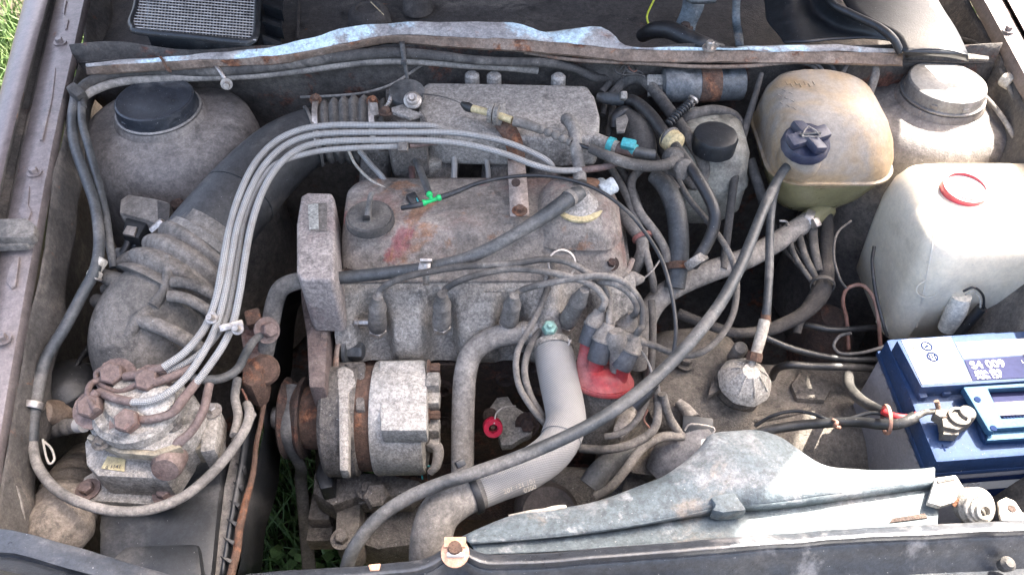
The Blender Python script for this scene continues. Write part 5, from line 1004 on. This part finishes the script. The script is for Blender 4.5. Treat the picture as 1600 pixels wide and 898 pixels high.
t = thing('starter_bracket', 'torn sheet metal bracket in front of the gearbox', 'bracket', (1000, 730, .5))
prism('plate', [(975, 725), (1010, 700), (1040, 706), (1034, 716), (1044, 722), (1032, 728), (1036, 738), (1020, 742), (988, 738)], .004, gear, t, .0008, z=.565)
prism('box_end', [(978, 745), (1020, 740), (1020, 755), (990, 775), (968, 778)], .05, gear, t, .003, z=.53)
rl('gearbox_nose', [(at(960, 730, .5).x, .53, .09, .05, .03, .3), (at(960, 730, .5).x, .53, .09, .05, .03, .47), (at(960, 730, .5).x, .53, .07, .03, .03, .49)], alud, gb, lump=.008, ls=16)
prism('coil_terminal_plate', [(958, 670), (975, 634), (996, 646), (982, 676), (970, 684)], .01, steel, bpy.data.objects['distributor'], .002, z=.635)
# wiring loom right
t = thing('wiring_loom', 'taped wiring loom descending below the amber tank', 'wiring loom', (1290, 440, .62))
tube('trunk', [(1292, 330, .69), (1292, 380, .68), (1290, 430, .67), (1280, 460, .66), (1255, 490, .65), (1215, 510, .64), (1180, 520, .635)], [9, 11, 13, 15, 11, 10, 9], loomm, t, seg=14, wob=.001)
tube('branch', [(1270, 345, .69), (1272, 385, .685), (1280, 425, .675)], 7, rub, t); tube('branch', [(1248, 365, .69), (1258, 400, .685), (1275, 435, .67)], 5.5, rub, t); tube('branch', [(1232, 350, .69), (1240, 395, .685), (1268, 440, .67)], 4, rub, t)
tube('branch', [(1270, 465, .66), (1250, 500, .64), (1245, 520, .63)], [9, 8, 6], loomm, t); tube('branch', [(1200, 515, .64), (1150, 520, .64), (1100, 505, .64), (1060, 490, .64)], [8, 8, 8, 9], loomm, t)
ring('tie', (1285, 445, .672), (-.2, -.9, 0), .016, .001, rub, t, width=.003)
for i in range(9):
    x = 1212 + i * 7; tube('tail', [(x, 350 + 2 * (i % 4), .675), (x + 6 + i, 385 + 4 * (i % 3), .665), (1258 + 4 * i - 2 * (i % 2), 425 + 4 * (i % 3), .668), (1272 + 2 * i, 446, .668)], 1.4 + .8 * (i % 3), rub if i % 2 else loomm, t, seg=8)
hose('loop_wire', 'thin dark wire hanging in a loop below the tank', [(1330, 345, .72), (1308, 365, .71), (1303, 400, .70), (1312, 435, .69), (1322, 450, .68)], 2, rub, 'wire')
hose('copper_wire', 'brown wire hoop left of the washer jug', [(1326, 545, .60), (1323, 500, .63), (1317, 470, .655), (1325, 450, .67), (1348, 446, .675), (1366, 468, .665), (1373, 505, .645), (1376, 545, .61)], 3, copper, 'wire')
hose('jug_tube', 'thin black tube running down along the washer jug', [(1366, 385, .72), (1363, 410, .71), (1368, 455, .69), (1380, 505, .665), (1386, 525, .65)], 2.8, rubk, 'tube')
hose('battery_wire', 'pair of pale wires looping behind the battery corner', [(1385, 540, .64), (1350, 550, .63), (1315, 552, .62), (1303, 540, .62), (1312, 525, .63), (1330, 520, .64)], 2.5, rub, 'wire')
for i, pts in enumerate(([(1205, 592, .56), (1214, 576, .60), (1235, 570, .62), (1270, 572, .62), (1320, 573, .62), (1370, 577, .60), (1410, 590, .56)], [(1180, 520, .64), (1240, 545, .63), (1310, 560, .62), (1370, 562, .61), (1420, 570, .57)], [(1230, 520, .58), (1250, 507, .62), (1300, 515, .63), (1350, 513, .62), (1390, 510, .58)])):
    hose('bay_cable', ('thick black cable behind the battery towards the gearbox', 'dark sagging cable behind the gearbox', 'blue-black cable under the brown wire hoop')[i], pts, [6, 5, 5][i], rubk, 'cable')
t = thing('rusty_mount', 'rusty rounded mount low behind the brown wire', 'mount', (1290, 520, .55)); rl('pad', [(at(1295, 505, .58).x, at(1295, 505, .58).y, .04, .05, .03, .5), (at(1295, 505, .58).x, at(1295, 505, .58).y, .035, .045, .03, .57), (at(1295, 500, .59).x, at(1295, 500, .59).y, .015, .02, .014, .60)], rustd, t, lump=.006, ls=25)
# ================================================= washer jug
seam_g = M('seam_grey', (.35, .33, .29), (.4, .37, .3), .3, .7, dark=0, bump=0)
t = thing('washer_jug', 'sunlit white plastic washer fluid jug with red filler ring', 'washer jug', (1500, 480, .6))
jx = at(1432, 330, .80).x; jy0 = at(1500, 392, .80).y; jy1 = at(1500, 244, .80).y; JX, JY = jx + .125, (jy0 + jy1) / 2; hyj = (jy1 - jy0) / 2
JR = [(.60, .90, .9, .03), (.605, .94, .95, .035), (.65, .96, .98, .035), (.70, .98, 1.0, .035), (.745, .99, 1.0, .035), (.775, .98, .98, .04), (.79, .95, .94, .045), (.799, .86, .84, .045), (.804, .70, .64, .04), (.806, .35, .3, .03)]
def jugshape(): return [(JX, JY, .125 * a, hyj * b, r, z) for z, a, b, r in JR]
jo = rl('body', jugshape(), jug, t, n=12)
JF = lambda x, y, d=0: aty(x, y, jy0 - d)
for v in jo.data.vertices:
    p = v.co + WL[jo.name]
    if p.y < JY - hyj * .6 and p.z < .70:
        d = abs(p.x - JF(1505, 480).x) / .045
        if d < 1: v.co.y += .03 * (1 - d * d) * min(1, (.70 - p.z) / .03)
lathe('filler_neck', (1506, 300, .80), [(.034, -.006), (.033, .004), (.030, .008)], jug, t, seg=36)
lathe('filler_lid_glare', (1506, 296, .805), [(.026, 0), (.026, .006), (.024, .0075), (.0, .008)], white, t, seg=32)  # top of the red cap; its overexposed sun glare is painted as white
ring('filler_ring', (1506, 297, .808), (0, -.1, 1), .027, .0018, redv, t, seg=40, width=.007)
box('lid_tab', (1529, 308, .806), (.008, .010, .008), white, t, bev=.002)
tube('mould_seam', [(1510, 258, .801), (1530, 290, .8062), (1545, 330, .8055)], 1.2, M('seam_yellow', (.75, .72, .5), (.7, .68, .5), .2, .5, dark=0, bump=0), t, seg=6)
for a, b in (((1516, 358), (1514, 374)), ((1521, 375), (1532, 376)), ((1534, 377), (1544, 376)), ((1552, 356), (1556, 373))): tube('mould_mark', [onto(jo, *a), onto(jo, *b)], .9, seam_g, t, seg=6, k=3)
tube('mould_seam', [onto(jo, x, y) for x, y in ((1470, 262), (1466, 320), (1458, 380), (1444, 450), (1432, 510))], 1.6, jug, t, seg=6)
ring('moulded_disc', onto(jo, 1449, 452, .0005), (-.3, -.9, .2), .013, .0008, jug, t, seg=26, width=.0008)
tube('jug_rib', [(1372, 500, .625), (1400, 522, .61), (1440, 528, .605), (1470, 515, .61)], 5, jug, t)
JF = lambda x, y, d=0: aty(x, y, jy0 - d)
pm = tube('pump', [JF(1502, 462), JF(1494, 484, .004), JF(1480, 512, .004)], [15, 16, 14], M('pump_white', (.6, .58, .52), (.5, .47, .42), .4, .6), t, seg=20)
tube('pump_hose', [JF(1534, 480, .012), JF(1515, 502, .014), JF(1490, 528, .014)], 8, rubk, t, seg=14)
tube('pump_wire', [JF(1505, 455, .01), JF(1522, 449, .012), JF(1536, 462, .014), JF(1537, 482, .014)], 2, rubk, t, seg=8); tube('pump_wire', [JF(1508, 460, .01), JF(1520, 455, .012), JF(1531, 466, .014), JF(1532, 480, .014)], 1.6, cream, t, seg=8)
hose('jug_strap', 'grey strap rod slanting along the jug towards the battery', [(1590, 460, .63), (1562, 490, .62), (1530, 512, .61), (1500, 525, .60)], 3, rub, 'rod')
tube('support', [Vector((JX, JY, .605)), Vector((JX, JY, .5)), Vector((JX + .05, JY, .4))], 30, rub, body)
# ================================================= battery
t = thing('battery', 'blue and grey car battery labelled S4 009 beside the jug', 'battery', (1500, 650, .52))
zb = .705; TL, TR, BR, BL = at(1384, 529, zb), at(1650, 511, zb), at(1745, 703, zb), at(1463, 722, zb)
ux = (TR - TL).normalized(); uy = (TL - BL).normalized(); LY = (TL - BL).length; LX = .278
def B(u, v, z=0): return BL + ux * (u * LX) + uy * (v * LY) + Vector((0, 0, z))
def bpr(name, pts, z, th, m, par, bev=.002): return prism(name, [B(u, v, z) for u, v in pts], th, m, par, bev)
def prism(name, out, thick, mat, parent=None, bev=.002, z=None, down=(0, 0, -1), segs=2):
    P = [p if isinstance(p, Vector) else V3(p if len(p) == 3 else (p[0], p[1], z)) for p in out]
    d = Vector(down).normalized() * thick; bm = bmesh.new()
    a = [bm.verts.new(p) for p in P]; b = [bm.verts.new(p + d) for p in P]; n = len(P)
    bm.faces.new(a); bm.faces.new(b[::-1])
    for i in range(n): bm.faces.new((a[i], b[i], b[(i + 1) % n], a[(i + 1) % n]))
    bmesh.ops.recalc_face_normals(bm, faces=bm.faces)
    if bev: bmesh.ops.bevel(bm, geom=bm.edges[:], offset=bev, segments=segs, affect='EDGES', profile=.6, clamp_overlap=True)
    return bmk(name, bm, mat, parent)
bpr('case', [(.012, .012), (.988, .012), (.988, .988), (.012, .988)], -.035, .150, batg, t, .004)
lid = bpr('lid', [(0, 0), (1, 0), (1, 1), (0, 1)], 0, .036, batb, t, .006)
bpr('lid_lip', [(-.006, -.006), (1.006, -.006), (1.006, 1.006), (-.006, 1.006)], -.026, .008, batb, lid, .002)
zr = zb + .020
def ppr(name, pts, z, th, m, par, bev=.002): return prism(name, [at(x, y, z) for x, y in pts], th, m, par, bev)
top = ppr('raised_top', [(1401, 531), (1440, 605), (1760, 585), (1690, 510)], zr, .022, batb, t, .003)
ppr('warning_label', [(1409, 531), (1485, 526), (1519, 595), (1441, 600)], zr + .0008, .0008, white, top, 0)
ppr('label_stripe', [(1493, 535), (1640, 526), (1650, 550), (1506, 560)], zr + .0008, .0008, white, top, 0)
ppr('name_label', [(1507, 562), (1650, 552), (1668, 586), (1520, 594)], zr + .0008, .0008, purp, top, 0)
zt_ = zr + .0013; tx = at(1600, 565, zt_) - at(1510, 571, zt_); ty = at(1525, 562, zt_) - at(1535, 585, zt_)
text('battery_print', 'S4 009', .0155, (1543, 569.5, zt_), tx, ty, inkw, top, bold=.00025); text('battery_print', '680A (EN)', .0075, (1543, 581, zt_), tx, ty, inkw, top, bold=0.0001); text('battery_print', '74Ah 12V', .0078, (1545, 588.5, zt_), tx, ty, inkw, top, bold=.0001)
text('battery_print', 'L', .006, (1598, 565, zt_), tx, ty, inkw, top)
for i, (x, y, m) in enumerate(((1429, 542, inkg), (1448, 540.5, inkb), (1466, 538.5, inkg), (1457, 557, inkb))):
    ring('warning_symbol', (x, y, zt_), (0, 0, 1), .0062, .0006 if m is inkg else .0011, m, top, seg=24, width=.0002)
    if i < 3: box('warning_glyph', (x, y, zt_), (.006, .0025, .0004), m, top, (0, 0, 35), 0)
    else:
        for k_ in (-4, 0, 4): box('warning_glyph', (x + k_, y, zt_), (.0014, .007, .0004), m, top, (0, 0, 0), 0)
for x, y in ((1440, 561), (1477, 557), (1447, 583)): text('warning_print', '-', .006, (x, y, zt_), tx, ty, inkg, top)
rec = ppr('handle_recess', [(1508, 606), (1760, 590), (1800, 680), (1541, 690), (1536, 684)], zb + .006, .008, batb, t, .002)
hdl = ppr('handle', [(1505, 604), (1760, 588), (1762, 596), (1544, 607), (1565, 653), (1790, 640), (1795, 655), (1556, 669), (1553, 675), (1545, 672)], zb + .020, .010, batl, t, .002)
ppr('handle_front', [(1545, 673), (1795, 656), (1800, 672), (1542, 688)], zb + .012, .006, batl, hdl, .002)
ppr('handle_web', [(1546, 612), (1770, 600), (1785, 640), (1563, 651)], zb + .009, .003, purp, hdl, .001)
ppr('web_panel', [(1552, 628), (1775, 616), (1785, 638), (1562, 649)], zb + .0105, .0015, M('web_lilac', (.11, .11, .15), (.15, .15, .17), .3, .8, dark=0, bump=0, spec=.1), hdl, 0)
for i in range(14): ppr('grip_tooth', [(1568 + i * 5, 651 - i * .3), (1571 + i * 5, 651 - i * .3), (1571 + i * 5, 653 - i * .3), (1568 + i * 5, 653 - i * .3)], zb + .0205, .001, inkb, hdl, 0)
for q in ((1527, 624), (1552, 669)): lathe('rivet', at(q[0], q[1], zb + .0199), [(.0038, 0), (.0038, .001), (.0, .001)], inkb, hdl, seg=14)
text('polarity_mark', '+', .018, (1475, 700, zb + .0003), ux, uy, inkb, lid)
for q in ((1440, 618), (1477, 613)): box('lid_catch', (q[0], q[1], zb + .004), (.010, .009, .008), batb, t, (0, 0, 5), .002)
bpr('case_band', [(.03, .0), (.97, .0), (.97, .004), (.03, .004)], -.047, .010, inkb, t, 0); bpr('case_band', [(.03, .002), (.97, .002), (.97, .006), (.03, .006)], -.058, .020, white, t, 0); bpr('case_band', [(.03, .001), (.97, .001), (.97, .005), (.03, .005)], -.080, .03, inkb, t, 0)
text('case_print', '009', .016, aty(1518, 757, B(.2, 0).y - .001), -ux, (0, 0, -1), inkw, t); text('case_print', '0', .014, aty(1600, 741, B(.5, 0).y - .001), -ux, (0, 0, -1), inkb, t); text('case_print', 'r', .008, aty(1500, 736, B(.2, 0).y - .001), -ux, (0, 0, -1), inkw, t)
for i in range(7): box('case_tab', B(.0, .15 + i * .12, -.038), (.003, .010, .004), batg, t, (0, 0, 5), .0005)
t = thing('battery_clamp', 'corroded lead battery terminal clamp with cable', 'terminal clamp', at(1490, 655, zb))
lead = M('lead', (.12, .118, .11), (.17, .155, .135), .5, .5, .4)
lathe('post', at(1498, 662, zb), [(.010, 0), (.0095, .024), (.008, .026), (.0, .026)], lead, t, seg=24)
ppr('jaw', [(1463, 638), (1512, 640), (1515, 655), (1510, 666), (1497, 671), (1474, 666), (1472, 652), (1461, 646)], zb + .022, .015, lead, t, .002)
ring('collar', at(1498, 651, zb + .023), (0, 0, 1), .0105, .0018, lead, t, seg=26, width=.003); box('slot', at(1480, 651, zb + .0225), (.012, .0015, .002), rustd, t, (0, 0, 0), 0)
tube('bolt', [at(1467, 642, zb + .018), at(1465, 632, zb + .024), at(1463, 626, zb + .028)], [4, 4, 4], rustm, t, seg=10); ppr('lug', [(1474, 667), (1500, 672), (1498, 679), (1474, 678)], zb + .016, .014, lead, t, .001)
tube('tongue', [at(1468, 643, zb + .018), at(1452, 643, zb + .016), at(1440, 646, zb + .013), at(1428, 652, zb + .010)], [5, 4.5, 5, 6.5], lead, t, seg=12)
hose('battery_cable', 'thick black battery cable hanging over the battery side', [at(1430, 651, .715), (1415, 658, .712), (1395, 663, .705), (1370, 662, .695), (1340, 659, .68), (1300, 660, .665), (1250, 664, .65), (1200, 672, .64), (1170, 682, .62)], [9, 8.5, 8.5, 8.5, 8, 8, 8, 8, 8], rubk, 'cable')
hose('battery_cable', 'black sleeved cable with red core beside the battery', [(1326, 585, .62), (1328, 605, .64), (1345, 624, .665), (1365, 636, .685), (1385, 645, .70)], [8, 8.5, 8.5, 8, 7], rubk, 'cable')
hose('red_cable', 'red cable core reaching the battery clamp', [(1380, 643, .70), (1398, 650, .71), (1418, 652, .713), (1432, 648, .714)], 5.5, redw, 'cable')
hose('thin_battery_wire', 'thin black wire crossing left of the battery', [(1395, 650, .705), (1360, 645, .69), (1320, 656, .675), (1300, 658, .668), (1270, 646, .66), (1238, 642, .65), (1205, 650, .64), (1180, 665, .62)], 3, rubk, 'wire')
tag(ring('cable_tie', (1385, 655, .705), (.9, -.1, .1), .017, .0009, copper, width=.002), 'pink-brown tie looped round the battery cables', 'cable tie')
tag(tube('wire_twist', [(1302, 656, .672), (1308, 660, .68), (1304, 665, .676), (1312, 668, .672)], 3, copper, k=4), 'frayed copper twist on the thin battery wire', 'wire')
prism('battery_tray', [(1330, 655), (1345, 630), (1440, 770), (1760, 745), (1760, 820), (1420, 820)], .02, batg, body, .003, z=.53)

# ================================================= front: shroud, slam panel
t = thing('radiator_shroud', 'dusty blue-grey sheet metal air guide along the front panel', 'air guide', (1100, 800, .6))
U0 = [(722, 838, .735), (800, 806, .735), (860, 796, .735), (920, 787, .737), (980, 768, .74), (1030, 748, .745), (1065, 728, .748), (1092, 705, .75), (1112, 681, .752), (1150, 676, .753), (1190, 675, .753), (1225, 688, .75), (1260, 712, .745), (1290, 727, .742), (1340, 734, .74), (1400, 735, .74), (1460, 731, .74)]
U1 = [(726, 842, .742), (800, 820, .745), (900, 806, .747), (990, 788, .75), (1060, 768, .756), (1105, 745, .762), (1140, 728, .766), (1190, 724, .767), (1240, 735, .763), (1290, 745, .757), (1360, 748, .753), (1461, 741, .75)]
U2 = [(735, 848, .748), (860, 838, .75), (960, 825, .752), (1060, 806, .755), (1140, 790, .757), (1200, 786, .757), (1260, 778, .757), (1350, 765, .755), (1462, 751, .753)]
U3 = [(735, 850, .738), (860, 840, .738), (960, 828, .739), (1060, 812, .74), (1140, 800, .741), (1200, 797, .741), (1260, 790, .741), (1350, 777, .74), (1462, 762, .74)]
U4 = [(740, 856, .74), (860, 852, .742), (1000, 843, .742), (1200, 830, .742), (1340, 812, .742), (1465, 796, .742)]
U5 = [(740, 866, .742), (860, 862, .745), (1000, 852, .746), (1200, 838, .747), (1340, 830, .748), (1465, 822, .748)]
sheet('upper_plate', [[V3(p) + Vector((0, .01, -.12)) for p in U0], [V3(p) + Vector((0, .003, -.02)) for p in U0], U0, U1, U2], shroud, t, nu=80, kv=3, noise=.0012, ns=30)
sheet('step', [U2, U3], shroud, t, nu=80, thick=.0015); sheet('lower_plate', [U3, U4, U5], shroud, t, nu=80, kv=3, noise=.0008, ns=30)
prism('raised_box', [(1110, 776), (1118, 772), (1148, 768), (1160, 785), (1168, 796), (1130, 800), (1112, 796), (1118, 788)], .02, shroud, t, .004, z=.765)
prism('end_bracket', [(1462, 745), (1494, 741), (1514, 772), (1505, 780), (1470, 790), (1450, 784)], .008, alub, t, .002, z=.757)
prism('bracket_slot', [(1464, 750), (1492, 745), (1492, 749), (1466, 754)], .002, inner, t, 0, z=.7585)
prism('slot', [(1395, 809), (1445, 801), (1450, 808), (1390, 816)], .003, rustd, t, .0005, z=.7475)
tag(tube('air_guide_seal', [(795, 806, .733), (830, 799, .737), (850, 797, .739), (868, 793, .74), (884, 791, .737)], [2.5, 3, 3.5, 4, 3], cream), 'cream rubber strip peeking above the air guide', 'seal strip')
t = thing('bonnet_lock', 'sunlit coil spring and bracket of the bonnet lock', 'lock', (1525, 795, .72))
tube('bracket_wire', [(1490, 790, .755), (1500, 780, .76), (1508, 792, .757), (1514, 778, .76)], 3, rustm, t, k=4)
lathe('spring_seat', (1526, 792, .755), [(.018, -.012), (.020, 0), (.016, .006), (.0, .006)], alu, t, axis=(.1, -.6, .8), seg=26)
for i in range(3): ring('coil', up((1530, 794, .762), .003 * i) + Vector((0, -.003 * i, 0)), (.1, -.6, .8), .014 - .0035 * i, .0018, alub, t, seg=22)
prism('tab', [(1562, 800), (1560, 782), (1572, 776), (1586, 782), (1598, 800), (1640, 806), (1640, 815), (1565, 812)], .004, alub, t, .001, z=.762); lathe('tab_hole', (1581, 794, .7625), [(.004, 0), (.004, .0006), (.0, .0006)], rustd, t, seg=14)
# slam panel (part of the body)
S0 = [(360, 905, .775), (400, 897, .775), (530, 888, .775), (600, 882, .775), (652, 877, .777), (682, 866, .78), (700, 852, .783), (722, 850, .783), (742, 861, .78), (770, 867, .777), (860, 864, .777), (1000, 853, .777), (1200, 837, .778), (1350, 826, .779), (1450, 821, .779), (1520, 818, .779), (1640, 812, .779)]
S1 = [(x, y + 5, z + .010) for x, y, z in S0]; S2 = [(x, y + 13, z + .012) for x, y, z in S0]; S3 = [(x, y + 21, z + .004) for x, y, z in S0]; S4 = [(x, y + 29, z + .001) for x, y, z in S0]
S5 = [(x, y + 75, z - .030) for x, y, z in S0]; S6 = [V3(p) + Vector((0, -.03, -.02)) for p in S5]; S7 = [V3(p) + Vector((0, -.04, -.4)) for p in S5]
Sm = [V3(p) + Vector((0, .004, -.05)) for p in S0]
sheet('slam_panel', [Sm, S0, S1, S2, S3, S4, S5, S6, S7], slam, body, nu=100, kv=3, noise=.001, ns=30)
C0 = [(-120, 826, .77), (0, 828, .77), (40, 834, .77), (110, 853, .77), (180, 874, .768), (260, 899, .766), (330, 925, .765)]
sheet('slam_corner', [[V3(p) + Vector((0, .006, -.06)) for p in C0], C0, [(x, y + 6, z + .008) for x, y, z in C0], [(x, y + 34, z + .010) for x, y, z in C0], [(x, y + 42, z + .004) for x, y, z in C0], [(x, y + 100, z + .004) for x, y, z in C0], [V3((x, y + 120, z)) + Vector((0, -.02, -.4)) for x, y, z in C0]], slam, body, nu=50, kv=3, noise=.001, ns=30)
t = thing('slam_clip', 'pale orange plastic clip with screw on the front panel', 'clip', (710, 858, .79))
lathe('washer', (711, 863, .797), [(.013, -.004), (.013, .001), (.008, .003), (.0, .003)], M('clip_orange', (.48, .29, .2), (.5, .38, .3), .45, .6), t, axis=(0, -.3, 1), seg=22)
box('tab', (711, 848, .80), (.020, .010, .006), MATS['clip_orange'], t, bev=.001); box('slot', (712, 866, .801), (.016, .004, .004), white, t, bev=.001); lathe('screw', (711, 858, .80), [(.007, 0), (.006, .006), (.0, .006)], rustm, t, seg=12)
tag(prism('panel_flake', [(575, 881), (595, 879), (592, 890), (578, 891)], .003, MATS['clip_orange'], None, .001, z=.789), 'small pale paint flake on the front panel edge', 'paint flake')
lathe('rubber_stop', (1570, 882, .765), [(.006, -.004), (.007, .006), (.004, .010), (.0, .0105)], rub, body, axis=(0, -.2, 1), seg=16)
prism('dark_slot', [(815, 897), (850, 891), (853, 896), (853, 905), (815, 905)], .004, plk, body, .001, z=.772)
